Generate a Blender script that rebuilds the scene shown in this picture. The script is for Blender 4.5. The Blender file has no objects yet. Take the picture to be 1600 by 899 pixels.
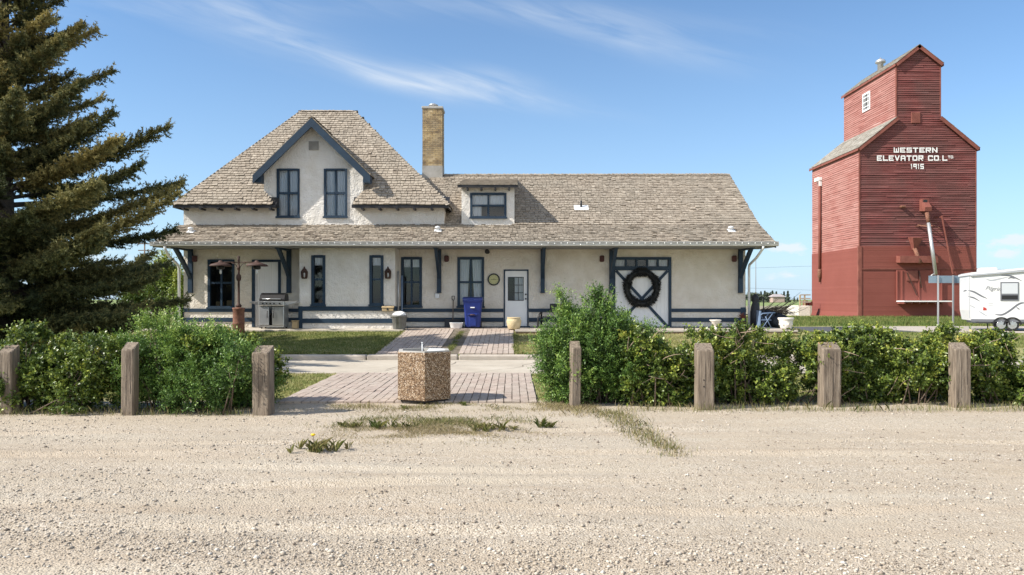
import bpy, math, random
import numpy as np
from mathutils import Vector, Matrix
R = math.radians
random.seed(7)
rng = np.random.default_rng(11)
S = bpy.context.scene
C = S.collection

# ------------------------------------------------------------------ camera
EYE, FPX = 1.7, 1160.0
cam_d = bpy.data.cameras.new("camera")
cam = bpy.data.objects.new("camera", cam_d); C.objects.link(cam)
cam.location = (0, 0, EYE); cam.rotation_euler = (R(90), 0, 0)
cam_d.sensor_width = 36; cam_d.lens = 36 * FPX / 1600
cam_d.shift_y = 18.5 / 1600
cam_d.clip_start = 0.1; cam_d.clip_end = 8000
S.camera = cam

# ------------------------------------------------------------------ light
SUN_TO = Vector((-1.0, -0.32, 0.87)).normalized()        # direction towards the sun
sun_d = bpy.data.lights.new("sun", 'SUN'); sun_d.energy = 3.9; sun_d.angle = R(0.53)
sun_d.color = (1.0, 0.94, 0.85)
sun = bpy.data.objects.new("sun", sun_d); C.objects.link(sun)
sun.rotation_euler = SUN_TO.to_track_quat('Z', 'Y').to_euler()
sun.location = (-40, -10, 40)

W = bpy.data.worlds.new("World"); S.world = W; W.use_nodes = True
nt = W.node_tree; nt.nodes.clear()
def wn(t, **k):
    n = nt.nodes.new(t)
    for a, b in k.items(): setattr(n, a, b)
    return n
def wm(op, a, b=None, c=None, clamp=False):
    n = wn('ShaderNodeMath', operation=op); n.use_clamp = clamp
    for i, v in enumerate((a, b, c)):
        if v is None: continue
        if isinstance(v, (int, float)): n.inputs[i].default_value = v
        else: nt.links.new(v, n.inputs[i])
    return n.outputs[0]
sky = wn('ShaderNodeTexSky', sky_type='NISHITA'); sky.sun_disc = False
sky.sun_elevation = math.asin(SUN_TO.z)
sky.sun_rotation = math.atan2(SUN_TO.x, SUN_TO.y)
sky.air_density = 1.0; sky.dust_density = 0.35; sky.ozone_density = 1.6; sky.altitude = 500
tc = wn('ShaderNodeTexCoord'); sep = wn('ShaderNodeSeparateXYZ')
nt.links.new(tc.outputs['Generated'], sep.inputs[0])
X_, Y_, Z_ = sep.outputs
ys = wm('MAXIMUM', Y_, 0.05)
gu, gv = wm('DIVIDE', X_, ys), wm('DIVIDE', Z_, ys)      # direction, in tangent units
def wnoise(sx, sy, rot, scale, detail=6, dist=0.0, rough=0.55):
    cb = wn('ShaderNodeCombineXYZ'); nt.links.new(gu, cb.inputs[0]); nt.links.new(gv, cb.inputs[1])
    mp = wn('ShaderNodeMapping'); nt.links.new(cb.outputs[0], mp.inputs[0])
    mp.inputs['Rotation'].default_value = (0, 0, rot); 
    mp2 = wn('ShaderNodeMapping'); nt.links.new(mp.outputs[0], mp2.inputs[0]); mp2.inputs['Scale'].default_value = (sx, sy, 1)
    nz = wn('ShaderNodeTexNoise'); nt.links.new(mp2.outputs[0], nz.inputs['Vector'])
    nz.inputs['Scale'].default_value = scale; nz.inputs['Detail'].default_value = detail
    nz.inputs['Roughness'].default_value = rough; nz.inputs['Distortion'].default_value = dist
    return nz.outputs['Fac']
def blob(px, py, rx, ry, ang=0.0):                       # soft elliptical patch of sky around one direction
    cu, cv = (px - 800) / FPX, (468 - py) / FPX
    du, dv = wm('SUBTRACT', gu, cu), wm('SUBTRACT', gv, cv)
    ca, sa = math.cos(ang), math.sin(ang)
    t = wm('ADD', wm('MULTIPLY', du, ca), wm('MULTIPLY', dv, sa))
    s = wm('SUBTRACT', wm('MULTIPLY', dv, ca), wm('MULTIPLY', du, sa))
    q = wm('ADD', wm('POWER', wm('ABSOLUTE', wm('DIVIDE', t, rx / FPX)), 2.0), wm('POWER', wm('ABSOLUTE', wm('DIVIDE', s, ry / FPX)), 2.0))
    return wm('EXPONENT', wm('MULTIPLY', q, -1.0))
def total(l):
    o = l[0]
    for x in l[1:]: o = wm('ADD', o, x)
    return o
n1 = wnoise(2.0, 14.0, R(16), 3.0, 7, 0.6)
n1 = wm('MULTIPLY', wm('SUBTRACT', n1, 0.28), 2.2, clamp=True)
cir = total([wm('MULTIPLY', blob(520, 88, 130, 15, R(-20)), 0.55), wm('MULTIPLY', blob(680, 128, 130, 19, R(-9)), 0.95),
             wm('MULTIPLY', blob(760, 122, 60, 16, R(-6)), 0.5),
             wm('MULTIPLY', blob(400, 50, 130, 30, R(-12)), 0.35), wm('MULTIPLY', blob(1000, 62, 150, 26, R(-14)), 0.42),
             wm('MULTIPLY', blob(860, 20, 260, 20, R(-5)), 0.35), wm('MULTIPLY', blob(800, 155, 130, 14, R(-8)), 0.3),
             wm('MULTIPLY', blob(350, 10, 220, 22, 0), 0.35)])
cir = wm('MULTIPLY', wm('MULTIPLY', cir, n1), 0.75, clamp=True)
n2 = wnoise(6.0, 15.0, 0.0, 7.0, 6, 0.2, 0.6)
cum = total([blob(1232, 388, 36, 9, R(2)), blob(1588, 374, 34, 9, R(4)), blob(1568, 397, 30, 8, 0),
             wm('MULTIPLY', blob(1680, 385, 60, 12, 0), 1.0), wm('MULTIPLY', blob(1225, 432, 55, 9, 0), 0.55),
             wm('MULTIPLY', blob(1545, 380, 30, 7, 0), 0.35), wm('MULTIPLY', blob(120, 400, 140, 14, 0), 0.5)])
cum = wm('MULTIPLY', wm('ADD', wm('ADD', wm('MULTIPLY', cum, 1.15), wm('MULTIPLY', wm('SUBTRACT', n2, 0.5), 1.7)), -0.42), 2.2, clamp=True)
cum = wm('MULTIPLY', cum, 0.8)
# bright broken clouds added behind the photographer, out of view, to fill the shaded facade
yb = wm('MAXIMUM', wm('MULTIPLY', Y_, -1.0), 0.05)
cbk = wn('ShaderNodeCombineXYZ'); nt.links.new(wm('DIVIDE', X_, wm('ADD', Z_, 0.35)), cbk.inputs[0]); nt.links.new(wm('DIVIDE', Y_, wm('ADD', Z_, 0.35)), cbk.inputs[1])
nbk = wn('ShaderNodeTexNoise'); nt.links.new(cbk.outputs[0], nbk.inputs['Vector']); nbk.inputs['Scale'].default_value = 1.5; nbk.inputs['Detail'].default_value = 7
back = wm('MULTIPLY', wm('SUBTRACT', nbk.outputs['Fac'], 0.44), 7.0, clamp=True)
back = wm('MULTIPLY', wm('MULTIPLY', back, wm('MULTIPLY', wm('SUBTRACT', yb, 0.12), 3.0, clamp=True)), wm('MULTIPLY', wm('ADD', Z_, 0.02), 9.0, clamp=True))
back = wm('MULTIPLY', back, 0.95)
low = wm('MULTIPLY', wm('EXPONENT', wm('MULTIPLY', wm('ABSOLUTE', gv), -6.0)), 0.9)   # veil of haze over the horizon
cover = wm('ADD', cir, cum, clamp=True)
veil = wn('ShaderNodeMix', data_type='RGBA'); nt.links.new(low, veil.inputs['Factor']); veil.inputs[7].default_value = (2.55, 3.3, 4.15, 1)
mixc = wn('ShaderNodeMix', data_type='RGBA'); nt.links.new(cover, mixc.inputs['Factor'])
gain = wn('ShaderNodeMix', data_type='RGBA', blend_type='MULTIPLY'); gain.inputs['Factor'].default_value = 1.0
nt.links.new(sky.outputs[0], gain.inputs[6]); gain.inputs[7].default_value = (0.505, 0.655, 0.76, 1)
nt.links.new(gain.outputs[2], veil.inputs[6]); nt.links.new(veil.outputs[2], mixc.inputs[6]); mixc.inputs[7].default_value = (3.7, 3.95, 4.2, 1)
mixb = wn('ShaderNodeMix', data_type='RGBA'); nt.links.new(back, mixb.inputs['Factor']); nt.links.new(mixc.outputs[2], mixb.inputs[6]); mixb.inputs[7].default_value = (8.0, 7.8, 7.5, 1)
bg = wn('ShaderNodeBackground'); nt.links.new(mixb.outputs[2], bg.inputs[0]); bg.inputs[1].default_value = 0.118
out = wn('ShaderNodeOutputWorld'); nt.links.new(bg.outputs[0], out.inputs[0])

S.view_settings.view_transform = 'Standard'; S.view_settings.look = 'None'
S.view_settings.exposure = 1.02; S.view_settings.gamma = 1.0; S.view_settings.use_curve_mapping = False
S.render.engine = 'CYCLES'
S.cycles.max_bounces = 8; S.cycles.transparent_max_bounces = 12
try:
    S.cycles.use_denoising = True; S.cycles.denoiser = 'OPENIMAGEDENOISE'
    S.cycles.denoising_input_passes = 'RGB_ALBEDO_NORMAL'; S.cycles.denoising_prefilter = 'NONE'
except Exception: pass

# ------------------------------------------------------------------ helpers: materials
M = {}
def mat(name, col, rough=0.8, ramp=None, attr=False, noise=None, bump=None, metal=0.0, spec=0.4, translucent=0.0,
        vor=None, stretch=None, noise2=None):
    """ramp: list of (pos, rgb) fed by attribute 'var' (attr=True), by noise, or by both."""
    m = bpy.data.materials.new(name); m.use_nodes = True
    t = m.node_tree; n = t.nodes; L = t.links; b = n['Principled BSDF']
    b.inputs['Roughness'].default_value = rough; b.inputs['Metallic'].default_value = metal
    b.inputs['Specular IOR Level'].default_value = spec
    geo = n.new('ShaderNodeNewGeometry'); pos = geo.outputs['Position']
    if stretch:
        mp = n.new('ShaderNodeMapping'); L.new(pos, mp.inputs[0]); mp.inputs['Scale'].default_value = stretch; pos = mp.outputs[0]
    fac = None
    if noise:
        nz = n.new('ShaderNodeTexNoise'); L.new(pos, nz.inputs['Vector']); nz.inputs['Scale'].default_value = noise[0]
        nz.inputs['Detail'].default_value = 6; nz.inputs['Roughness'].default_value = 0.6
        mr = n.new('ShaderNodeMapRange'); L.new(nz.outputs['Fac'], mr.inputs[0]); mr.inputs[1].default_value = 0.28; mr.inputs[2].default_value = 0.72
        mr.inputs[3].default_value = 0; mr.inputs[4].default_value = 1
        fac = mr.outputs[0]
    if vor:
        vo = n.new('ShaderNodeTexVoronoi'); L.new(pos, vo.inputs['Vector']); vo.inputs['Scale'].default_value = vor
        sp = n.new('ShaderNodeSeparateColor'); L.new(vo.outputs['Color'], sp.inputs[0])
        fac = sp.outputs[0]
    if attr:
        at = n.new('ShaderNodeAttribute'); at.attribute_name = 'var'
        if fac is None: fac = at.outputs['Fac']
        else:
            mx = n.new('ShaderNodeMix'); L.new(fac, mx.inputs[3]); L.new(at.outputs['Fac'], mx.inputs[2])
            mx.inputs[0].default_value = noise[1] if noise else 0.4; fac = mx.outputs[0]
    if ramp and fac is not None:
        cr = n.new('ShaderNodeValToRGB'); e = cr.color_ramp.elements
        while len(e) < len(ramp): e.new(0.5)
        for q, (p, c) in zip(e, ramp): q.position = p; q.color = (*c, 1)
        L.new(fac, cr.inputs[0]); colsock = cr.outputs[0]
        if noise2:
            nz2 = n.new('ShaderNodeTexNoise'); L.new(geo.outputs['Position'], nz2.inputs['Vector']); nz2.inputs['Scale'].default_value = noise2[0]
            nz2.inputs['Detail'].default_value = 5
            mr2 = n.new('ShaderNodeMapRange'); L.new(nz2.outputs['Fac'], mr2.inputs[0]); mr2.inputs[1].default_value = 0.35; mr2.inputs[2].default_value = 0.65
            mx2 = n.new('ShaderNodeMix'); mx2.data_type = 'RGBA'; mx2.blend_type = 'MIX'
            ml = n.new('ShaderNodeMath'); ml.operation = 'MULTIPLY'; L.new(mr2.outputs[0], ml.inputs[0]); ml.inputs[1].default_value = noise2[2]
            L.new(ml.outputs[0], mx2.inputs[0]); L.new(colsock, mx2.inputs[6]); mx2.inputs[7].default_value = (*noise2[1], 1)
            colsock = mx2.outputs[2]
        L.new(colsock, b.inputs['Base Color'])
    else:
        b.inputs['Base Color'].default_value = (*col, 1); colsock = None
    if bump:
        last = None
        for (sc, st, ds) in (bump if isinstance(bump, list) else [bump]):
            bz = n.new('ShaderNodeTexNoise'); L.new(pos, bz.inputs['Vector']); bz.inputs['Scale'].default_value = sc
            bz.inputs['Detail'].default_value = 4
            bp = n.new('ShaderNodeBump'); L.new(bz.outputs['Fac'], bp.inputs['Height']); bp.inputs['Strength'].default_value = st
            bp.inputs['Distance'].default_value = ds
            if last: L.new(last, bp.inputs['Normal'])
            last = bp.outputs[0]
        if vor:
            bp = n.new('ShaderNodeBump'); L.new(vo.outputs['Distance'], bp.inputs['Height']); bp.invert = True
            bp.inputs['Strength'].default_value = 0.4; bp.inputs['Distance'].default_value = 0.006
            if last: L.new(last, bp.inputs['Normal'])
            last = bp.outputs[0]
        L.new(last, b.inputs['Normal'])
    if translucent:
        tr = n.new('ShaderNodeBsdfTranslucent'); mx = n.new('ShaderNodeMixShader'); mx.inputs[0].default_value = translucent
        if colsock: L.new(colsock, tr.inputs[0])
        else: tr.inputs[0].default_value = (*col, 1)
        L.new(b.outputs[0], mx.inputs[1]); L.new(tr.outputs[0], mx.inputs[2]); L.new(mx.outputs[0], n['Material Output'].inputs[0])
    M[name] = m
    return m

def glass(name, tint=(0.8, 0.85, 0.9), k=0.06):
    m = bpy.data.materials.new(name); m.use_nodes = True; t = m.node_tree; n = t.nodes; L = t.links; n.clear()
    tr = n.new('ShaderNodeBsdfTransparent'); tr.inputs[0].default_value = (*tint, 1)
    gl = n.new('ShaderNodeBsdfGlossy'); gl.inputs['Roughness'].default_value = 0.02; gl.inputs[0].default_value = (1, 1, 1, 1)
    fr = n.new('ShaderNodeFresnel'); fr.inputs[0].default_value = 1.5
    ad = n.new('ShaderNodeMath'); ad.operation = 'ADD'; L.new(fr.outputs[0], ad.inputs[0]); ad.inputs[1].default_value = k
    geo = n.new('ShaderNodeNewGeometry'); nz = n.new('ShaderNodeTexNoise'); L.new(geo.outputs['Position'], nz.inputs['Vector']); nz.inputs['Scale'].default_value = 1.5
    bp = n.new('ShaderNodeBump'); L.new(nz.outputs['Fac'], bp.inputs['Height']); bp.inputs['Strength'].default_value = 0.05; bp.inputs['Distance'].default_value = 0.05
    L.new(bp.outputs[0], gl.inputs['Normal'])
    mx = n.new('ShaderNodeMixShader'); L.new(ad.outputs[0], mx.inputs[0]); L.new(tr.outputs[0], mx.inputs[1]); L.new(gl.outputs[0], mx.inputs[2])
    o = n.new('ShaderNodeOutputMaterial'); L.new(mx.outputs[0], o.inputs[0]); M[name] = m
    return m

# ------------------------------------------------------------------ helpers: objects
def tag(o, label=None, cat=None, group=None, kind=None):
    if label: o['label'] = label
    if cat: o['category'] = cat
    if group: o['group'] = group
    if kind: o['kind'] = kind
    return o
def empty(name, loc, label=None, cat=None, group=None):
    o = bpy.data.objects.new(name, None); C.objects.link(o); o.location = loc; o.empty_display_size = 0.2
    return tag(o, label, cat, group)
def kids(o): return [c for c in bpy.data.objects if c.parent == o]
def copy_tree(o, parent=None):
    c = o.copy(); C.objects.link(c)
    if parent: c.parent = parent
    for ch in kids(o): copy_tree(ch, c)
    return c
def origin_of(p):
    v = Vector((0, 0, 0))
    while p: v += p.location; p = p.parent
    return v
def link_mesh(name, me, material, parent):
    o = bpy.data.objects.new(name, me); C.objects.link(o)
    for mm in (material if isinstance(material, list) else [material]):
        me.materials.append(M[mm])
    if parent: o.parent = parent
    return o
def np_mesh(name, V, F, material, parent=None, var=None, smooth=False):
    V = np.asarray(V, dtype=np.float32); F = np.asarray(F, dtype=np.int32); k = F.shape[1]
    if parent: V = V - np.array(origin_of(parent), dtype=np.float32)
    me = bpy.data.meshes.new(name)
    me.vertices.add(len(V)); me.vertices.foreach_set('co', V.ravel())
    me.loops.add(F.size); me.loops.foreach_set('vertex_index', F.ravel())
    me.polygons.add(len(F)); me.polygons.foreach_set('loop_start', np.arange(0, F.size, k, dtype=np.int32))
    if smooth: me.polygons.foreach_set('use_smooth', np.ones(len(F), dtype=bool))
    me.update(calc_edges=True)
    if var is not None:
        me.attributes.new('var', 'FLOAT', 'FACE').data.foreach_set('value', np.asarray(var, dtype=np.float32))
    return link_mesh(name, me, material, parent)

class MB:
    def __init__(s): s.v = []; s.f = []; s.c = []; s.m = []; s.sm = []; s.mi = 0; s.col = 0.5; s.smooth = False
    def face(s, idx): s.f.append(tuple(idx)); s.c.append(s.col); s.m.append(s.mi); s.sm.append(s.smooth)
    def add(s, pts): n = len(s.v); s.v.extend(tuple(p) for p in pts); return n
    def poly(s, pts): n = s.add(pts); s.face(range(n, n + len(pts)))
    def box(s, x0, x1, y0, y1, z0, z1):
        n = s.add([(x0, y0, z0), (x1, y0, z0), (x1, y1, z0), (x0, y1, z0), (x0, y0, z1), (x1, y0, z1), (x1, y1, z1), (x0, y1, z1)])
        for q in ((0, 3, 2, 1), (4, 5, 6, 7), (0, 1, 5, 4), (1, 2, 6, 5), (2, 3, 7, 6), (3, 0, 4, 7)): s.face([n + i for i in q])
        return s
    def bbox(s, x0, x1, y0, y1, z0, z1, b=0.01):          # box with chamfered edges
        if b * 2.1 > min(x1 - x0, y1 - y0, z1 - z0): return s.box(x0, x1, y0, y1, z0, z1)
        P = []
        for ax in range(3): pass
        X = (x0, x1); Y = (y0, y1); Z = (z0, z1); idx = {}
        for i in (0, 1):
            for j in (0, 1):
                for k in (0, 1):
                    sx, sy, sz = (1 if i == 0 else -1), (1 if j == 0 else -1), (1 if k == 0 else -1)
                    n = s.add([(X[i], Y[j] + sy * b, Z[k] + sz * b), (X[i] + sx * b, Y[j], Z[k] + sz * b), (X[i] + sx * b, Y[j] + sy * b, Z[k])])
                    idx[i, j, k] = n
        def q(l, flip):
            s.face(l[::-1] if flip else l)
        for i in (0, 1): q([idx[i, 0, 0], idx[i, 0, 1], idx[i, 1, 1], idx[i, 1, 0]], i == 1)
        for j in (0, 1): q([idx[0, j, 0] + 1, idx[1, j, 0] + 1, idx[1, j, 1] + 1, idx[0, j, 1] + 1], j == 1)
        for k in (0, 1): q([idx[0, 0, k] + 2, idx[0, 1, k] + 2, idx[1, 1, k] + 2, idx[1, 0, k] + 2], k == 1)
        for a in (0, 1):
            for c in (0, 1):
                q([idx[a, c, 0], idx[a, c, 1], idx[a, c, 1] + 1, idx[a, c, 0] + 1], (a + c) % 2 == 0)
                q([idx[a, 0, c], idx[a, 1, c], idx[a, 1, c] + 2, idx[a, 0, c] + 2], (a + c) % 2 == 1)
                q([idx[0, a, c] + 1, idx[1, a, c] + 1, idx[1, a, c] + 2, idx[0, a, c] + 2], (a + c) % 2 == 0)
                for d in (0, 1): pass
        for i in (0, 1):
            for j in (0, 1):
                for k in (0, 1):
                    n = idx[i, j, k]; q([n, n + 1, n + 2], (i + j + k) % 2 == 1)
        return s
    def prism(s, pts, d):                                  # polygon extruded along vector d
        d = Vector(d); n = len(pts); a = s.add(pts); b = s.add([Vector(p) + d for p in pts])
        s.face([a + i for i in range(n)][::-1]); s.face([b + i for i in range(n)])
        for i in range(n): j = (i + 1) % n; s.face((a + i, a + j, b + j, b + i))
        return s
    def bar(s, p, q, w, h=None, up=(0, 0, 1)):             # rectangular bar between two points
        p, q = Vector(p), Vector(q); h = h or w; d = (q - p).normalized(); up = Vector(up)
        if abs(d.dot(up)) > 0.98: up = Vector((0, 1, 0))
        a = d.cross(up).normalized() * w / 2; b = a.cross(d).normalized() * h / 2
        return s.prism([p - a - b, p + a - b, p + a + b, p - a + b], q - p)
    def tube(s, pts, r, seg=8, cap=True):
        pts = [Vector(p) for p in pts]; rr = r if isinstance(r, (list, tuple)) else [r] * len(pts); rings = []
        ref = None; keep = s.smooth; s.smooth = True
        for i, p in enumerate(pts):
            d = (pts[min(i + 1, len(pts) - 1)] - pts[max(i - 1, 0)]).normalized()
            if ref is None: ref = d.orthogonal().normalized()
            a = (ref - d * ref.dot(d))
            a = a.normalized() if a.length > 1e-5 else d.orthogonal().normalized()
            ref = a; b = d.cross(a)
            rings.append(s.add([p + (a * math.cos(2 * math.pi * k / seg) + b * math.sin(2 * math.pi * k / seg)) * rr[i] for k in range(seg)]))
        for i in range(len(pts) - 1):
            for k in range(seg):
                l = (k + 1) % seg; s.face((rings[i] + k, rings[i] + l, rings[i + 1] + l, rings[i + 1] + k))
        s.smooth = keep
        if cap:
            s.face([rings[0] + k for k in range(seg)][::-1]); s.face([rings[-1] + k for k in range(seg)])
        return s
    def lathe(s, c, prof, seg=24, a0=0.0, smooth=True, cap=True):   # profile of (r, z) round a vertical axis
        rings = []; keep = s.smooth; s.smooth = smooth
        for r, z in prof:
            rings.append(s.add([(c[0] + r * math.cos(a0 + 2 * math.pi * k / seg), c[1] + r * math.sin(a0 + 2 * math.pi * k / seg), c[2] + z) for k in range(seg)]))
        for i in range(len(prof) - 1):
            for k in range(seg):
                l = (k + 1) % seg; s.face((rings[i] + k, rings[i] + l, rings[i + 1] + l, rings[i + 1] + k))
        s.smooth = keep
        if cap:
            s.face([rings[0] + k for k in range(seg)][::-1]); s.face([rings[-1] + k for k in range(seg)])
        return s
    def build(s, name, material, parent=None, local=False):
        me = bpy.data.meshes.new(name); o = Vector((0, 0, 0)) if local or not parent else origin_of(parent)
        me.from_pydata([(v[0] - o.x, v[1] - o.y, v[2] - o.z) for v in s.v], [], s.f)
        me.polygons.foreach_set('material_index', s.m); me.polygons.foreach_set('use_smooth', s.sm)
        me.attributes.new('var', 'FLOAT', 'FACE').data.foreach_set('value', s.c); me.update()
        return link_mesh(name, me, material, parent)

def at(u, v, Y):                                           # a point at distance Y seen at photo pixel (u, v)
    return Vector(((u - 800) * Y / FPX, Y, EYE + (468 - v) * Y / FPX))
def ux(u, Y): return (u - 800) * Y / FPX
def vz(v, Y): return EYE + (468 - v) * Y / FPX

# ------------------------------------------------------------------ materials
mat('stucco', (0.58, 0.53, 0.46), 0.95, ramp=[(0, (0.60, 0.545, 0.46)), (0.5, (0.69, 0.64, 0.565)), (1, (0.73, 0.69, 0.62))], noise=(1.6, 0), noise2=(3.0, (0.55, 0.48, 0.37), 0.3),
    bump=[(6, 0.6, 0.08), (20, 0.7, 0.045)], spec=0.2)
mat('stucco_pale', (0.66, 0.63, 0.58), 0.95, ramp=[(0, (0.63, 0.59, 0.53)), (0.5, (0.71, 0.68, 0.635)), (1, (0.75, 0.725, 0.685))], noise=(1.4, 0), noise2=(3.0, (0.58, 0.53, 0.45), 0.3),
    bump=[(6, 0.6, 0.08), (20, 0.7, 0.045)], spec=0.2)
mat('blue', (0.04, 0.085, 0.17), 0.55, ramp=[(0, (0.009, 0.024, 0.046)), (1, (0.016, 0.041, 0.073))], noise=(3, 0), bump=(20, 0.15, 0.01))
mat('shake', (0.36, 0.31, 0.25), 0.9, ramp=[(0, (0.09, 0.074, 0.058)), (0.3, (0.24, 0.20, 0.158)), (0.7, (0.375, 0.322, 0.257)), (1, (0.54, 0.48, 0.40))],
    attr=True, noise=(7, 0.62), bump=(60, 0.5, 0.01), spec=0.15, noise2=(0.9, (0.27, 0.24, 0.195), 0.5))
mat('deck', (0.055, 0.045, 0.036), 0.9)
mat('soffit', (0.20, 0.20, 0.20), 0.8)
mat('white_paint', (0.78, 0.78, 0.77), 0.45, ramp=[(0, (0.72, 0.72, 0.71)), (1, (0.80, 0.80, 0.79))], noise=(2, 0))
mat('white_metal', (0.72, 0.73, 0.73), 0.4)
mat('grey_metal', (0.42, 0.43, 0.44), 0.4, metal=0.6, ramp=[(0, (0.34, 0.35, 0.36)), (1, (0.5, 0.51, 0.52))], noise=(3, 0))
mat('gutter_paint', (0.5, 0.49, 0.46), 0.5, ramp=[(0, (0.40, 0.39, 0.36)), (1, (0.54, 0.53, 0.50))], noise=(1.5, 0))
mat('galv', (0.50, 0.50, 0.50), 0.45, metal=0.7)
mat('steel', (0.55, 0.55, 0.55), 0.3, metal=0.9)
mat('black', (0.018, 0.018, 0.02), 0.5)
mat('black_metal', (0.025, 0.024, 0.025), 0.4, metal=0.3)
mat('room', (0.035, 0.034, 0.035), 0.9)
mat('curtain', (0.82, 0.82, 0.82), 0.9, translucent=0.15)
mat('darkred', (0.07, 0.018, 0.014), 0.5)
mat('bulb', (0.85, 0.85, 0.82), 0.2)
mat('brick', (0.42, 0.30, 0.15), 0.9, attr=True, noise=(5, 0.6), ramp=[(0, (0.12, 0.085, 0.055)), (0.35, (0.33, 0.23, 0.11)), (0.7, (0.46, 0.345, 0.18)), (1, (0.55, 0.43, 0.27))],
    bump=(40, 0.4, 0.01), noise2=(2.2, (0.13, 0.10, 0.075), 0.55))
mat('mortar', (0.36, 0.33, 0.28), 0.95, bump=(50, 0.4, 0.01))
mat('cement', (0.38, 0.36, 0.33), 0.95, ramp=[(0, (0.26, 0.25, 0.22)), (1, (0.42, 0.40, 0.37))], noise=(2.5, 0), bump=(40, 0.3, 0.01))
mat('concrete', (0.46, 0.42, 0.36), 0.95, ramp=[(0, (0.37, 0.32, 0.255)), (0.5, (0.44, 0.39, 0.315)), (1, (0.48, 0.43, 0.355))], noise=(0.9, 0),
    bump=[(60, 0.35, 0.01), (4, 0.2, 0.03)], noise2=(5, (0.36, 0.32, 0.26), 0.4))
mat('kerb', (0.42, 0.37, 0.31), 0.95, ramp=[(0, (0.32, 0.275, 0.225)), (1, (0.46, 0.41, 0.35))], noise=(2.5, 0), bump=(40, 0.4, 0.015))
mat('paver', (0.36, 0.29, 0.25), 0.92, attr=True, noise=(6, 0.6), ramp=[(0, (0.275, 0.215, 0.18)), (0.5, (0.375, 0.30, 0.25)), (1, (0.445, 0.375, 0.32))],
    bump=(50, 0.4, 0.01), noise2=(1.3, (0.40, 0.35, 0.29), 0.5))
mat('joint', (0.22, 0.185, 0.14), 0.98, bump=(60, 0.5, 0.01))
mat('soil', (0.12, 0.095, 0.07), 0.98, ramp=[(0, (0.08, 0.065, 0.045)), (1, (0.24, 0.20, 0.15))], noise=(4, 0), bump=(30, 0.9, 0.05))
mat('asphalt', (0.07, 0.07, 0.075), 0.9, bump=(50, 0.3, 0.01))
mat('decking', (0.42, 0.37, 0.31), 0.85, ramp=[(0, (0.34, 0.29, 0.24)), (1, (0.46, 0.41, 0.35))], noise=(2, 0), stretch=(0.6, 6, 1))
mat('fascia_brown', (0.15, 0.065, 0.035), 0.8, ramp=[(0, (0.10, 0.045, 0.025)), (1, (0.19, 0.09, 0.05))], noise=(3, 0))
mat('timber', (0.30, 0.26, 0.22), 0.9, ramp=[(0, (0.07, 0.052, 0.038)), (0.45, (0.185, 0.145, 0.107)), (1, (0.30, 0.245, 0.185))], noise=(4, 0),
    stretch=(7, 7, 0.55), bump=[(12, 0.6, 0.02), (40, 0.4, 0.01)])
mat('crack', (0.05, 0.04, 0.035), 0.95)
mat('bark', (0.07, 0.055, 0.042), 0.95, bump=(18, 0.9, 0.05), ramp=[(0, (0.04, 0.032, 0.025)), (1, (0.11, 0.09, 0.07))], noise=(6, 0))
mat('stem', (0.13, 0.095, 0.07), 0.9)
mat('twig', (0.33, 0.24, 0.18), 0.9)
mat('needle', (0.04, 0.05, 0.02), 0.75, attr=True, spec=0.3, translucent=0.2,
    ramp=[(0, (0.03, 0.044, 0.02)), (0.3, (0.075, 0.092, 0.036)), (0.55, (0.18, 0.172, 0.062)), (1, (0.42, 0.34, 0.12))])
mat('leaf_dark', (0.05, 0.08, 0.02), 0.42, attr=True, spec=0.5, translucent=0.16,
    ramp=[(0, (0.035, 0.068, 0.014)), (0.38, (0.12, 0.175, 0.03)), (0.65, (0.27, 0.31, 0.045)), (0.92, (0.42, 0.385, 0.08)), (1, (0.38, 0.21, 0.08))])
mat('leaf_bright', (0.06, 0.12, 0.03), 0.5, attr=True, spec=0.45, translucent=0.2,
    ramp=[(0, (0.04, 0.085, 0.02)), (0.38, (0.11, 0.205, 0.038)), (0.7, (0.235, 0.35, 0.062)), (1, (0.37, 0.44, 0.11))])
mat('grass', (0.08, 0.12, 0.03), 0.8, attr=True, spec=0.2, translucent=0.25,
    ramp=[(0, (0.07, 0.115, 0.028)), (0.4, (0.145, 0.18, 0.05)), (0.7, (0.29, 0.27, 0.10)), (1, (0.46, 0.40, 0.22))])
mat('grass_dry', (0.25, 0.2, 0.1), 0.85, attr=True, spec=0.1, translucent=0.2,
    ramp=[(0, (0.09, 0.13, 0.035)), (0.35, (0.19, 0.19, 0.075)), (0.7, (0.32, 0.26, 0.14)), (1, (0.40, 0.33, 0.21))])
mat('yellow', (0.75, 0.5, 0.02), 0.7)
mat('wreath', (0.012, 0.014, 0.012), 0.6, attr=True, ramp=[(0, (0.008, 0.009, 0.009)), (1, (0.03, 0.032, 0.03))])
mat('rust', (0.17, 0.075, 0.045), 0.8, ramp=[(0, (0.10, 0.042, 0.027)), (1, (0.26, 0.12, 0.075))], noise=(9, 0), bump=(30, 0.3, 0.01))
mat('rust_dark', (0.06, 0.03, 0.022), 0.7, ramp=[(0, (0.035, 0.018, 0.014)), (1, (0.09, 0.045, 0.03))], noise=(9, 0))
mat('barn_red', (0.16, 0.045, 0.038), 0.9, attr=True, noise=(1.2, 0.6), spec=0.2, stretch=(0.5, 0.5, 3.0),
    ramp=[(0, (0.075, 0.025, 0.024)), (0.4, (0.165, 0.05, 0.046)), (0.75, (0.225, 0.085, 0.078)), (1, (0.32, 0.19, 0.175))], noise2=(0.5, (0.125, 0.062, 0.056), 0.75))
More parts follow.
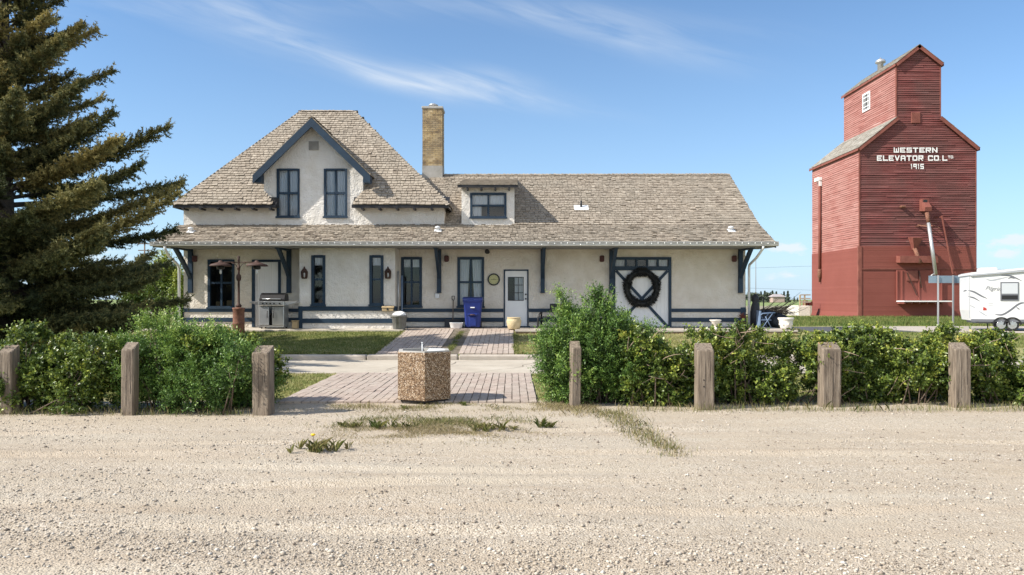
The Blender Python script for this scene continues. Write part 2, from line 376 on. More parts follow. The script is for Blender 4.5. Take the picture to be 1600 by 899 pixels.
mat('faded_red_lit', (0.3, 0.13, 0.1), 0.9, attr=True, noise=(1.2, 0.6), spec=0.2, stretch=(0.5, 0.5, 3.0),
    ramp=[(0, (0.19, 0.065, 0.055)), (0.4, (0.30, 0.125, 0.105)), (0.75, (0.37, 0.18, 0.155)), (1, (0.48, 0.32, 0.28))], noise2=(0.5, (0.36, 0.19, 0.165), 0.6))  # faded paint, pushed paler to carry the sunlit side's contrast with the front
mat('new_red', (0.20, 0.058, 0.036), 0.75, attr=True, noise=(0.6, 0.4), spec=0.3, ramp=[(0, (0.19, 0.054, 0.04)), (1, (0.235, 0.072, 0.055))])
mat('elev_red', (0.20, 0.062, 0.045), 0.8, ramp=[(0, (0.15, 0.045, 0.033)), (1, (0.25, 0.085, 0.062))], noise=(2, 0))
mat('elev_roof', (0.33, 0.30, 0.26), 0.9, attr=True, noise=(2, 0.5), ramp=[(0, (0.17, 0.15, 0.12)), (0.5, (0.30, 0.275, 0.235)), (1, (0.44, 0.42, 0.38))], spec=0.1)
mat('sign_white', (0.80, 0.79, 0.77), 0.8)
mat('sign_grey', (0.21, 0.28, 0.33), 0.5, metal=0.2, ramp=[(0, (0.17, 0.24, 0.29)), (1, (0.25, 0.32, 0.37))], noise=(1.5, 0))
mat('rv_white', (0.66, 0.66, 0.65), 0.3, ramp=[(0, (0.60, 0.595, 0.58)), (1, (0.69, 0.69, 0.68))], noise=(1.2, 0))
mat('rv_grey', (0.13, 0.135, 0.15), 0.4)
mat('rv_pale', (0.33, 0.345, 0.37), 0.4)
mat('rv_red', (0.38, 0.04, 0.03), 0.4)
mat('rv_shade', (0.46, 0.48, 0.50), 0.8)
mat('tyre', (0.022, 0.022, 0.023), 0.85)
mat('cart_blue', (0.012, 0.028, 0.17), 0.45, ramp=[(0, (0.010, 0.024, 0.14)), (1, (0.016, 0.034, 0.20))], noise=(4, 0))
mat('bin_grey', (0.16, 0.155, 0.145), 0.6, ramp=[(0, (0.12, 0.115, 0.105)), (1, (0.22, 0.215, 0.20))], noise=(6, 0))
mat('bag_white', (0.80, 0.80, 0.80), 0.45)
mat('cream', (0.55, 0.44, 0.26), 0.85, ramp=[(0, (0.46, 0.35, 0.19)), (1, (0.62, 0.52, 0.33))], noise=(7, 0), bump=(20, 0.4, 0.02))
mat('urn_white', (0.72, 0.67, 0.60), 0.8, ramp=[(0, (0.58, 0.52, 0.44)), (1, (0.76, 0.72, 0.66))], noise=(7, 0), bump=(14, 0.5, 0.03))
mat('plaque', (0.50, 0.48, 0.24), 0.6)
mat('plaque_ink', (0.16, 0.16, 0.07), 0.6)
mat('box_wood', (0.40, 0.30, 0.17), 0.8)
mat('aggregate', (0.3, 0.2, 0.1), 0.75, vor=80, bump=(30, 0.2, 0.01), spec=0.3,
    ramp=[(0, (0.06, 0.036, 0.022)), (0.35, (0.14, 0.083, 0.045)), (0.55, (0.25, 0.155, 0.085)), (0.8, (0.33, 0.24, 0.15)), (1, (0.55, 0.46, 0.36))])
mat('far_leaf', (0.06, 0.085, 0.055), 0.9, attr=True, ramp=[(0, (0.06, 0.08, 0.06)), (1, (0.125, 0.15, 0.095))])  # foliage colour lightened to stand in for distance haze
mat('far_wall', (0.40, 0.30, 0.26), 0.9)
mat('far_roof', (0.34, 0.30, 0.30), 0.9)
mat('chair_blue', (0.14, 0.20, 0.30), 0.5)
mat('tarp', (0.02, 0.021, 0.026), 0.6, bump=(6, 0.6, 0.05))
mat('pole_wood', (0.16, 0.12, 0.09), 0.9)
mat('dry_red', (0.16, 0.05, 0.03), 0.8)
mat('cat', (0.7, 0.68, 0.66), 0.9)
glass('glass', (0.85, 0.88, 0.9), 0.0); glass('glass_rv', (0.5, 0.52, 0.55), 0.08)

# ================================================================== SETTING
MX0, MX1 = -13.2, 9.45                                     # raised station mound
YK = [0, 12.3, 16.5, 19.4, 19.72, 24.5, 25.5, 26.0]
ZK = [0, 0.0, 0.045, 0.10, 0.235, 0.57, 0.655, 0.655]
def hgt(x, y):
    base = 0.13 if y > 34 else float(np.interp(y, [0, 12.3, 16.5, 19.4, 30, 34], [0, 0, 0.045, 0.10, 0.12, 0.13]))
    if y > 75: base = 0.13 - 0.25 * min(1, (y - 75) / 80)
    m = float(np.interp(y, YK, ZK))
    w = 1.0
    if x > MX1 + 0.3: w = max(0, 1 - (x - MX1 - 0.3) / 2.6)
    if x < MX0: w = max(0, 1 - (MX0 - x) / 4)
    if y > 40: w *= max(0, 1 - (y - 40) / 8)
    return base + (max(m, base) - base) * w
RUTS = [(9.55, 0.10, 0.012, 0.3), (8.75, 0.09, 0.015, 1.1), (8.1, 0.12, 0.016, 2.0), (7.35, 0.10, 0.014, 2.9), (6.75, 0.12, 0.018, 0.8), (6.1, 0.10, 0.012, 4.2), (5.6, 0.12, 0.014, 5.0)]
def rut(x, y):                                             # old wheel tracks: a shallow trough with a ridge beside it
    z = 0.0
    for yc, w, d, ph in RUTS:
        q = (y - yc - 0.16 * math.sin(0.33 * x + ph) - 0.05 * math.sin(1.1 * x + 2 * ph)) / w
        if abs(q) < 3: z += 1.6 * d * (0.45 + 0.55 * math.sin(0.8 * x + 3 * ph)) * (math.exp(-(q - 1.1) ** 2) - math.exp(-q * q))
    return z
def bumps(x, y):                                           # shallow unevenness of the gravel lot
    if y > 11.6: return 0.0
    k = min(1, (11.6 - y) / 1.5)
    return k * (0.008 * math.sin(1.7 * x + 2.3 * y) + 0.006 * math.sin(3.1 * y + 0.3 * math.sin(0.7 * x)) + 0.004 * math.sin(5.3 * x - 3.7 * y)
                + rut(x, y) + 0.03 * math.exp(-((y - 4.9 - 0.35 * math.sin(0.5 * x)) / 0.5) ** 2) * (0.6 + 0.4 * math.sin(2.3 * x)))
gx = np.unique(np.concatenate([np.arange(-20, 20.01, 0.25), np.arange(-60, -20, 2), np.arange(20, 60.1, 2), np.geomspace(62, 4000, 18), -np.geomspace(62, 4000, 18),
                               [MX0, MX1, MX1 + 0.3]]))
gy = np.unique(np.concatenate([np.arange(-4, 4, 0.2), np.arange(4, 12.3, 0.05), np.arange(12.3, 30, 0.4), YK[1:], np.arange(30, 60, 1.5), np.arange(60, 160, 5), np.geomspace(165, 4500, 22), -np.geomspace(4.5, 900, 14)]))
V = np.array([(x, y, hgt(x, y) + bumps(x, y)) for y in gy for x in gx]); nx = len(gx)
ii = np.arange(len(gy) - 1)[:, None] * nx + np.arange(nx - 1)[None, :]
F = np.stack([ii, ii + 1, ii + nx + 1, ii + nx], -1).reshape(-1, 4)

def ground_material():
    m = bpy.data.materials.new('ground'); m.use_nodes = True; t = m.node_tree; n = t.nodes; L = t.links; b = n['Principled BSDF']
    b.inputs['Roughness'].default_value = 0.97; b.inputs['Specular IOR Level'].default_value = 0.15
    geo = n.new('ShaderNodeNewGeometry'); P = geo.outputs['Position']
    def noise(sc, det=6, st=None, rough=0.6):
        src = P
        if st:
            mp = n.new('ShaderNodeMapping'); L.new(P, mp.inputs[0]); mp.inputs['Scale'].default_value = st; src = mp.outputs[0]
        z = n.new('ShaderNodeTexNoise'); L.new(src, z.inputs['Vector']); z.inputs['Scale'].default_value = sc; z.inputs['Detail'].default_value = det; z.inputs['Roughness'].default_value = rough
        return z.outputs['Fac']
    def ramp(f, l):
        c = n.new('ShaderNodeValToRGB'); e = c.color_ramp.elements
        while len(e) < len(l): e.new(0.5)
        for q, (p, k) in zip(e, l): q.position = p; q.color = (*k, 1)
        L.new(f, c.inputs[0]); return c.outputs[0]
    def mix(f, a, bb):
        x = n.new('ShaderNodeMix'); x.data_type = 'RGBA'
        if isinstance(f, float): x.inputs[0].default_value = f
        else: L.new(f, x.inputs[0])
        L.new(a, x.inputs[6]); L.new(bb, x.inputs[7]); return x.outputs[2]
    def math_(op, a, bb, clamp=True):
        x = n.new('ShaderNodeMath'); x.operation = op; x.use_clamp = clamp
        for i, v in enumerate((a, bb)):
            if isinstance(v, (int, float)): x.inputs[i].default_value = v
            else: L.new(v, x.inputs[i])
        return x.outputs[0]
    # gravel
    g1 = ramp(noise(0.55, 5, (0.5, 1.6, 1)), [(0.3, (0.375, 0.305, 0.222)), (0.5, (0.415, 0.353, 0.27)), (0.72, (0.45, 0.40, 0.32))])
    vo = n.new('ShaderNodeTexVoronoi'); L.new(P, vo.inputs['Vector']); vo.inputs['Scale'].default_value = 62
    sp = n.new('ShaderNodeSeparateColor'); L.new(vo.outputs['Color'], sp.inputs[0])
    g2 = ramp(sp.outputs[0], [(0.0, (0.24, 0.19, 0.14)), (0.25, (0.37, 0.31, 0.235)), (0.75, (0.47, 0.41, 0.33)), (1, (0.62, 0.56, 0.475))])
    amt = math_('MULTIPLY', ramp(noise(0.9, 4, (0.6, 1.3, 1)), [(0.35, (0.12,) * 3), (0.65, (0.75,) * 3)]), 1.0)
    gravel = mix(amt, g1, g2)
    dirt = ramp(noise(2.5, 6, (0.5, 3, 1)), [(0.3, (0.345, 0.275, 0.20)), (0.7, (0.44, 0.37, 0.285))])
    track = math_('MULTIPLY', math_('SUBTRACT', noise(1.0, 5, (0.10, 2.6, 1)), 0.46), 4.5)
    gravel = mix(math_('MULTIPLY', track, 0.8), gravel, dirt)
    # grass and field
    gr = ramp(noise(1.6, 8), [(0.3, (0.12, 0.15, 0.04)), (0.48, (0.21, 0.22, 0.075)), (0.62, (0.33, 0.30, 0.14)), (0.78, (0.42, 0.36, 0.21))])
    field = ramp(noise(0.02, 6, (0.3, 2.0, 1)), [(0.3, (0.16, 0.21, 0.075)), (0.6, (0.21, 0.255, 0.10)), (0.8, (0.28, 0.29, 0.14))])
    stub = ramp(noise(0.6, 8, (0.4, 1.5, 1)), [(0.3, (0.22, 0.20, 0.13)), (0.7, (0.29, 0.26, 0.19))])
    spx = n.new('ShaderNodeSeparateXYZ'); L.new(P, spx.inputs[0])
    wob = math_('MULTIPLY', math_('SUBTRACT', noise(1.3, 5), 0.5, False), 1.1, False)
    yy = math_('ADD', spx.outputs[1], wob, False)
    near = math_('MULTIPLY', math_('SUBTRACT', yy, 12.35, False), 3.5)        # gravel -> grass at the hedge
    far1 = math_('MULTIPLY', math_('SUBTRACT', yy, 76.0, False), 0.3)         # grass -> bare ground
    far2 = math_('MULTIPLY', math_('SUBTRACT', yy, 190.0, False), 0.03)       # bare ground -> green field
    col = mix(near, gravel, gr); col = mix(far1, col, stub); col = mix(far2, col, field)
    L.new(col, b.inputs['Base Color'])
    bp0 = n.new('ShaderNodeBump'); L.new(noise(5, 6), bp0.inputs['Height']); bp0.inputs['Strength'].default_value = 0.45; bp0.inputs['Distance'].default_value = 0.05
    bp = n.new('ShaderNodeBump'); L.new(vo.outputs['Distance'], bp.inputs['Height']); bp.invert = True; bp.inputs['Strength'].default_value = 0.65; bp.inputs['Distance'].default_value = 0.014
    L.new(bp0.outputs[0], bp.inputs['Normal'])
    bp2 = n.new('ShaderNodeBump'); L.new(noise(110, 3), bp2.inputs['Height']); bp2.inputs['Strength'].default_value = 0.5; bp2.inputs['Distance'].default_value = 0.008
    L.new(bp.outputs[0], bp2.inputs['Normal']); L.new(bp2.outputs[0], b.inputs['Normal'])
    M['ground'] = m
ground_material()
tag(np_mesh('ground', V, F, 'ground', smooth=True), kind='structure')

def sheet(name, x0, x1, ys, dz, material, xs=None):
    m = MB(); xs = xs or [x0, x1]
    for a, b in zip(ys[:-1], ys[1:]):
        for c, d in zip(xs[:-1], xs[1:]):
            m.poly([(c, a, hgt(c, a) + dz), (d, a, hgt(d, a) + dz), (d, b, hgt(d, b) + dz), (c, b, hgt(c, b) + dz)])
    return tag(m.build(name, material), kind='structure')
# concrete walk in slabs with joints
m = MB(); x = -11.0
while x < 13.0:
    w = 2.9
    for (ya, yb) in ((16.5, 17.95), (17.965, 19.38)):
        z1 = hgt(0, ya) + 0.018; z2 = hgt(0, yb) + 0.018; j = random.uniform(-0.004, 0.004)
        n = m.add([(x, ya, z1 + j), (x + w - 0.015, ya, z1 + j), (x + w - 0.015, yb, z2 + j), (x, yb, z2 + j),
                   (x, ya, z1 - 0.1), (x + w - 0.015, ya, z1 - 0.1), (x + w - 0.015, yb, z2 - 0.1), (x, yb, z2 - 0.1)])
        for q in ((0, 1, 2, 3), (4, 5, 1, 0), (5, 6, 2, 1), (6, 7, 3, 2), (7, 4, 0, 3)): m.face([n + i for i in q])
    x += w
for k in range(5):                                         # weathered cracks across the slabs
    px, py = (-4.0, -3.3, -0.9, 1.7, -6.2)[k], 16.55
    while py < 19.2:
        qx, qy = px + random.uniform(-0.02, 0.5) * (1 if k % 2 else 0.9), py + random.uniform(0.15, 0.4)
        m.mi = 1
        z1 = np.interp(py, YK, ZK) + 0.0245; z2 = np.interp(qy, YK, ZK) + 0.0245
        m.poly([(px, py, z1), (px + 0.022, py, z1), (qx + 0.022, qy, z2), (qx, qy, z2)]); px, py = qx, qy
        m.mi = 0
tag(m.build('pavement', ['concrete', 'joint']), kind='structure')
m = MB(); x = -11.0
while x < 13.0:
    m.bbox(x, x + 2.38, 19.4, 19.72, 0.0, 0.245 + random.uniform(-0.006, 0.006), 0.03); x += 2.4
tag(m.build('kerb', 'kerb'), kind='structure')

def paving(name, x0, x1, y0, y1, bw, bl, border=True):
    m = MB(); ys = sorted(set([y0, y1] + [k for k in YK if y0 < k < y1])); m.mi = 1
    for a, b in zip(ys[:-1], ys[1:]):
        m.poly([(x0, a, np.interp(a, YK, ZK) + 0.008), (x1, a, np.interp(a, YK, ZK) + 0.008), (x1, b, np.interp(b, YK, ZK) + 0.008), (x0, b, np.interp(b, YK, ZK) + 0.008)])
    m.mi = 0
    cols = int((x1 - x0) / bw)
    for c in range(cols):
        xa = x0 + c * (x1 - x0) / cols; xb = xa + (x1 - x0) / cols - 0.014
        edge = border and c in (0, cols - 1)
        y = y0 - random.uniform(0, bl) if not edge else y0
        sag = random.uniform(-0.004, 0.004)
        while y < y1:
            ya, yb = max(y, y0), min(y + bl - 0.008, y1)
            if yb - ya > 0.03:
                za, zb = np.interp(ya, YK, ZK), np.interp(yb, YK, ZK)
                e = 0.030 + sag + random.uniform(-0.003, 0.003); tx = random.uniform(-0.004, 0.004); m.col = random.random() if not edge else 0.85 + 0.15 * random.random()
                jx = random.uniform(-0.004, 0.004)
                n = m.add([(xa + jx, ya, za + e + tx), (xb + jx, ya, za + e - tx), (xb + jx, yb, zb + e - tx), (xa + jx, yb, zb + e + tx),
                           (xa + jx, ya, za), (xb + jx, ya, za), (xb + jx, yb, zb), (xa + jx, yb, zb)])
                for q in ((0, 1, 2, 3), (4, 5, 1, 0), (5, 6, 2, 1), (6, 7, 3, 2), (7, 4, 0, 3)): m.face([n + i for i in q])
            y += bl
    return tag(m.build(name, ['paver', 'joint']), kind='structure')
paving('path', -3.85, 0.42, 12.15, 16.48, 0.135, 0.26, False)
paving('path', -3.62, -1.98, 19.74, 25.5, 0.135, 0.26)
paving('path', -1.42, 0.06, 19.74, 25.5, 0.135, 0.26)
paving('path', -3.62, 0.06, 25.505, 26.88, 0.26, 0.135, False)
sheet('soil_bed', -1.97, -1.43, [19.74, 24.5, 25.5], 0.012, 'soil')
# strip of concrete below the left wall; timber edged platform to the right
m = MB(); m.bbox(-12.7, -3.66, 25.02, 26.2, 0.3, 0.68, 0.02); m.box(-12.7, -3.66, 26.2, 36.5, 0.3, 0.676)
tag(m.build('platform', 'concrete'), kind='structure')
m = MB(); m.mi = 0; m.bbox(0.1, 9.42, 24.42, 36.5, 0.615, 0.685, 0.012)
m.mi = 1; m.box(0.12, 9.40, 24.45, 24.53, 0.3, 0.612); m.box(9.32, 9.40, 24.53, 36.4, 0.0, 0.612)
tag(m.build('platform', ['decking', 'fascia_brown']), kind='structure')
sheet('road', 13.2, 19.5, [35.0, 42.0], 0.02, 'asphalt')
sheet('gravel_pad', 19.0, 34.0, [34.5, 43.0], 0.012, 'kerb')

# gravel stones lying loose on the lot
def stones():
    ico = []
    ph = (1 + 5 ** 0.5) / 2
    base = np.array([(1, 0, 0), (-1, 0, 0), (0, 1, 0), (0, -1, 0), (0, 0, 1), (0, 0, -1)], float)
    fc = np.array([(0, 2, 4), (2, 1, 4), (1, 3, 4), (3, 0, 4), (2, 0, 5), (1, 2, 5), (3, 1, 5), (0, 3, 5)])
    N = 135000
    y = 4.2 * (11.4 / 4.2) ** rng.random(N)
    x = (rng.random(N) * 2 - 1) * (y * 0.75 + 0.6)
    streak = np.sin(6.3 * y + 1.1 * np.sin(0.45 * x) + 0.8 * np.sin(1.7 * y)) * np.sin(0.55 * x + 2.2 * y)
    dens = 0.16 + 0.30 * np.clip(streak, 0, 1) + 0.25 * (np.sin(0.9 * x + 1.3 * np.sin(0.8 * y)) * np.sin(2.1 * y + 0.5 * np.sin(x)) > 0.05) + 0.75 * np.exp(-((y - 4.75 - 0.22 * np.abs(x) ** 0.8 * (x < 0) - 0.12 * np.sin(1.3 * x)) / 0.38) ** 2)
    keep = rng.random(N) < dens; x, y = x[keep], y[keep]; N = len(x)
    r = 0.0041 * np.exp(rng.normal(0, 0.58, N)) * (1 + 0.05 * np.exp(-((y - 4.8) / 0.6) ** 2)); r = np.clip(r, 0.0025, 0.019)
    z = np.array([bumps(a, b) for a, b in zip(x, y)])
    jit = 1 + rng.normal(0, 0.22, (N, 6, 1))
    sc = np.stack([r * rng.uniform(0.8, 1.5, N), r * rng.uniform(0.8, 1.3, N), r * rng.uniform(0.5, 0.95, N)], -1)[:, None, :]
    P = base[None] * jit * sc
    a = rng.random(N) * 6.28; ca, sa = np.cos(a)[:, None], np.sin(a)[:, None]
    P = np.stack([P[..., 0] * ca - P[..., 1] * sa, P[..., 0] * sa + P[..., 1] * ca, P[..., 2]], -1)
    P += np.stack([x, y, z + r * 0.3], -1)[:, None, :]
    Fx = (fc[None] + (np.arange(N) * 6)[:, None, None]).reshape(-1, 3)
    var = np.repeat(rng.random(N) ** 1.0, 8)
    mat('pebble', (0.4, 0.35, 0.3), 0.9, attr=True, spec=0.2, ramp=[(0, (0.13, 0.105, 0.085)), (0.10, (0.27, 0.225, 0.18)), (0.45, (0.39, 0.335, 0.265)), (0.9, (0.49, 0.435, 0.36)), (1, (0.60, 0.56, 0.50))])
    tag(np_mesh('gravel', P.reshape(-1, 3), Fx, 'pebble', var=var, smooth=False), 'loose pale gravel stones scattered over the dirt lot', 'gravel', kind='stuff')
stones()

# grass blades (uncountable)
def blades(name, x, y, h, w, material, var, label, lean=0.5, z0=None):
    N = len(x); z = np.array([hgt(a, b) + bumps(a, b) for a, b in zip(x, y)]) if z0 is None else z0
    a = rng.random(N) * 6.28; b = rng.random(N) * 6.28; l = h * lean * rng.random(N)
    p = np.stack([x, y, z - 0.005], -1); s = np.stack([np.cos(a) * w / 2, np.sin(a) * w / 2, np.zeros(N)], -1)
    mid = p + np.stack([np.cos(b) * l * 0.35, np.sin(b) * l * 0.35, h * 0.6], -1)
    tip = p + np.stack([np.cos(b) * l, np.sin(b) * l, h], -1)
    Vv = np.stack([p - s, p + s, mid + s * 0.7, tip, mid - s * 0.7], 1).reshape(-1, 3)
    Ff = (np.arange(5)[None] + (np.arange(N) * 5)[:, None])
    return tag(np_mesh(name, Vv, Ff, material, var=var), label, 'grass', kind='stuff')
def patch(x, y, s=1.0): return 0.5 + 0.5 * np.sin(1.3 * s * x + 2 * np.sin(0.9 * s * y)) * np.sin(1.7 * s * y + 1.5 * np.sin(0.6 * s * x))
def lawn(name, n, x0, x1, y0, y1, label, h=0.05, dry=0.35):
    x = rng.uniform(x0, x1, n); y = rng.uniform(y0, y1, n)
    v = np.clip(dry * 0.6 + 0.45 * dry * patch(x, y, 2) + rng.normal(0, 0.17, n), 0, 1)
    blades(name, x, y, h * rng.uniform(0.5, 1.3, n), 0.011 * np.ones(n), 'grass', v, label, 0.9)
lawn('lawn_grass', 42000, -12.4, -3.64, 19.74, 25.0, 'short mown lawn left of the twin brick paths', dry=0.5)
lawn('lawn_grass', 40000, 0.08, 9.3, 19.74, 24.4, 'short mown lawn right of the twin brick paths', dry=0.95)
lawn('lawn_grass', 14000, -9, -3.87, 12.4, 16.45, 'dry grass strip behind the left hedge before the concrete walk', dry=0.75)
lawn('lawn_grass', 26000, 0.45, 11.0, 12.2, 16.45, 'dry grass strip behind the right hedge before the concrete walk', dry=0.7)
n = 9000; e = rng.integers(0, 5, n); t = rng.random(n); x = np.choose(e, [-12 + 8.4 * t, 0.1 + 9 * t, np.full(n, -3.66), np.full(n, 0.1), np.full(n, -1.7)]) + rng.normal(0, 0.05, n)
y = np.choose(e, [np.full(n, 19.76), np.full(n, 19.76), 19.8 + 5 * t, 19.8 + 4.6 * t, 19.8 + 5 * t]) + np.abs(rng.normal(0, 0.06, n))
kp = patch(x * 3, y * 3) > 0.35; x, y = x[kp], y[kp]; n = len(x)
blades('turf_edge', x, y, 0.075 * rng.uniform(0.4, 1.4, n), 0.012 * np.ones(n), 'grass', np.clip(0.5 + rng.normal(0, 0.2, n), 0, 1), 'ragged turf along the kerb and brick path edges', 1.0)
n = 36000; x = rng.uniform(15, 46, n); y = rng.uniform(43, 63.4, n)
blades('tall_grass', x, y, 0.22 * rng.uniform(0.4, 1.3, n), 0.03 * np.ones(n), 'grass', np.clip(0.15 + 0.35 * patch(x, y, 0.5) + rng.normal(0, 0.15, n), 0, 1), 'tall green grass growing in front of the red grain elevator', 0.6)
n = 16000; x = rng.uniform(9.6, 22, n); y = rng.uniform(24, 35, n)
blades('tall_grass', x, y, 0.10 * rng.uniform(0.4, 1.3, n), 0.02 * np.ones(n), 'grass', np.clip(0.3 + 0.3 * patch(x, y) + rng.normal(0, 0.15, n), 0, 1), 'grass beyond the end of the timber platform', 0.6)

# ================================================================== STATION HOUSE
house = empty('station_house', (-1.7, 26.9, 0.68), 'old cream stucco railway station house with shake roofs and blue trim', 'house')
def scan(poly, v):
    xs = []
    for (a, b), (c, d) in zip(poly, poly[1:] + poly[:1]):
        if (b <= v < d) or (d <= v < b): xs.append(a + (v - b) / (d - b) * (c - a))
    xs.sort(); return list(zip(xs[::2], xs[1::2]))
def shingles(m, O, U, Vv, poly, e=0.15, wr=(0.10, 0.22), t=0.032, holes=(), curl=0.12, deck=True):
    O, U, Vv = Vector(O), Vector(U).normalized(), Vector(Vv).normalized(); N = U.cross(Vv).normalized()
    top = max(p[1] for p in poly); bot = min(p[1] for p in poly); k = 0
    while bot + k * e < top - 0.02:
        v0 = bot + k * e; v1 = min(v0 + e, top); vm = (v0 + v1) / 2; iv = scan(poly, vm)
        for h in holes:
            hs = scan(h, vm); new = []
            for a, b in iv:
                cur = [(a, b)]
                for c, d in hs:
                    nn = []
                    for p, q in cur:
                        if d <= p or c >= q: nn.append((p, q)); continue
                        if c > p: nn.append((p, c))
                        if d < q: nn.append((d, q))
                    cur = nn
                new += cur
            iv = new
        for a, b in iv:
            if deck:
                m.mi = 1; m.poly([O + U * a + Vv * v0 - N * 0.004, O + U * b + Vv * v0 - N * 0.004, O + U * b + Vv * v1 - N * 0.004, O + U * a + Vv * v1 - N * 0.004]); m.mi = 0
            u = a + random.uniform(-0.1, 0)
            rowo = random.uniform(-0.008, 0.008)
            while u < b - 0.02:
                w = random.uniform(*wr); ua, ub = max(u, a), min(u + w - 0.014, b); u += w
                if ub - ua < 0.02: continue
                bv = v0 + rowo + random.gauss(0, 0.011); tv = min(v0 + e * 1.35, top + 0.01)
                h0 = t * random.uniform(0.8, 1.3); h1 = h0
                if random.random() < curl: h0 += random.uniform(0, 0.03); h1 += random.uniform(0, 0.03)
                m.col = min(1, max(0, random.gauss(0.52, 0.25)))
                n = m.add([O + U * ua + Vv * bv + N * h0, O + U * ub + Vv * bv + N * h1, O + U * ub + Vv * tv + N * 0.002, O + U * ua + Vv * tv + N * 0.002,
                           O + U * ua + Vv * bv - N * 0.002, O + U * ub + Vv * bv - N * 0.002])
                m.face((n, n + 1, n + 2, n + 3)); m.face((n + 4, n + 5, n + 1, n)); m.face((n + 4, n, n + 3)); m.face((n + 5, n + 2, n + 1))
        k += 1
def caps(m, p, q, w=0.13, e=0.16, t=0.03):                 # bent shingles covering a hip or ridge
    p, q = Vector(p), Vector(q); d = (q - p); n = int(d.length / e); d.normalize()
    side = d.cross(Vector((0, 0, 1))).normalized(); up = side.cross(d).normalized()
    for i in range(n):
        a = p + d * (i * e) + up * (t * random.uniform(0.8, 1.4)); b = p + d * ((i + 1.35) * e) + up * 0.008
        m.col = min(1, max(0, random.gauss(0.72, 0.2)))
        for s in (1, -1):
            dn = -up * w * 0.55
            k = m.add([a, b, b + side * s * w + dn, a + side * s * w + dn])
            m.face((k, k + 1, k + 2, k + 3) if s < 0 else (k, k + 3, k + 2, k + 1))
EY, EZ, WY, WZ = 25.2, 3.61, 26.9, 4.39                    # skirt eave and its upper edge
RX0, RX1, RIDY, RIDZ = -12.2, 8.97, 30.6, 6.84
HX0, HX1, HYF, HYB, HZ, HRZ, HR0, HR1 = -12.1, -2.23, 26.4, 34.8, 5.07, 9.48, -8.68, -6.52
# roof over the freight half, with the skirt along the whole front
m = MB()
sk = math.hypot(WY - EY, WZ - EZ)
shingles(m, (RX0, EY, EZ), (1, 0, 0), (0, WY - EY, WZ - EZ), [(0, 0), (RX1 - RX0, 0), (RX1 - RX0, sk), (0.15, sk)], 0.15, curl=0.3)
ml = math.hypot(RIDY - WY, RIDZ - WZ)
shingles(m, (-4.6, WY, WZ), (1, 0, 0), (0, RIDY - WY, RIDZ - WZ), [(0, 0), (RX1 + 4.6, 0), (RX1 + 4.6, ml), (0, ml)], 0.15, holes=[[(2.85, 0.05), (4.6, 0.05), (4.6, 3.5), (2.85, 3.5)]])
bl = math.hypot(36.4 - RIDY, RIDZ - 3.3)
shingles(m, (RX1, 36.4, 3.3), (-1, 0, 0), (0, RIDY - 36.4, RIDZ - 3.3), [(0, 0), (RX1 + 4.6, 0), (RX1 + 4.6, bl), (0, bl)], 0.3, (0.2, 0.4))
caps(m, (-3.4, RIDY, RIDZ + 0.01), (RX1, RIDY, RIDZ + 0.03))
roof = m.build('roof', ['shake', 'deck'], house)
for o_ in [roof]:
    f = MB()
    # fascia, soffit and rake boards under the skirt
    f.prism([(RX0 + 0.03, EY + 0.02, EZ - 0.03), (RX0 + 0.03, EY + 0.02, EZ - 0.14), (RX0 + 0.03, WY - 0.02, EZ - 0.10), (RX0 + 0.03, WY - 0.02, WZ - 0.03)], (RX1 - RX0 - 0.06, 0, 0))
    f.build('soffit', 'soffit', roof)
    for xx in (RX0 + 0.0, RX1 - 0.05):
        rk = MB()
        rk.prism([(xx, EY, EZ - 0.02), (xx, EY, EZ - 0.16), (xx, WY, WZ - 0.18), (xx, WY, WZ - 0.02)], (0.05, 0, 0))
        if xx > 0:
            rk.prism([(xx, WY, WZ - 0.02), (xx, WY, WZ - 0.18), (xx, RIDY, RIDZ - 0.18), (xx, RIDY, RIDZ - 0.02)], (0.05, 0, 0))
            rk.prism([(xx, RIDY, RIDZ - 0.02), (xx, RIDY, RIDZ - 0.18), (xx, 36.4, 3.12), (xx, 36.4, 3.28)], (0.05, 0, 0))
        rk.build('rake_board', 'blue', roof)
# hip roof over the two storey half
m = MB(); hs = math.hypot(HRIDY - HYF if False else RIDY - HYF, HRZ - HZ); fo = (RIDY - HYF)
def hv(Y): return (Y - HYF) / fo * hs
cut = [(-8.42 - HX0, -0.1), (-8.99 - HX0, hv(26.95)), (-8.99 - HX0, hv(27.5)), (-7.15 - HX0, hv(29.2)), (-5.40 - HX0, hv(27.5)), (-5.40 - HX0, hv(26.95)), (-5.73 - HX0, -0.1)]
shingles(m, (HX0, HYF, HZ), (1, 0, 0), (0, fo, HRZ - HZ), [(0, 0), (HX1 - HX0, 0), (HR1 - HX0, hs), (HR0 - HX0, hs)], 0.15, holes=[cut])
sl = math.hypot(HR0 - HX0, HRZ - HZ); sr = math.hypot(HX1 - HR1, HRZ - HZ)
shingles(m, (HX0, HYB, HZ), (0, -1, 0), (HR0 - HX0, 0, HRZ - HZ), [(0, 0), (HYB - HYF, 0), (HYB - RIDY, sl)], 0.15)
shingles(m, (HX1, HYF, HZ), (0, 1, 0), (HR1 - HX1, 0, HRZ - HZ), [(0, 0), (HYB - HYF, 0), (RIDY - HYF, sr)], 0.15)
shingles(m, (HX1, HYB, HZ), (-1, 0, 0), (0, RIDY - HYB, HRZ - HZ), [(0, 0), (HX1 - HX0, 0), (HX1 - HR0, hs), (HX1 - HR1, hs)], 0.3, (0.2, 0.4))
for a, b in (((HX0, HYF, HZ), (HR0, RIDY, HRZ)), ((HX1, HYF, HZ), (HR1, RIDY, HRZ)), ((HR0, RIDY, HRZ), (HR1, RIDY, HRZ)), ((HX1, HYB, HZ), (HR1, RIDY, HRZ))):
    caps(m, a, b)
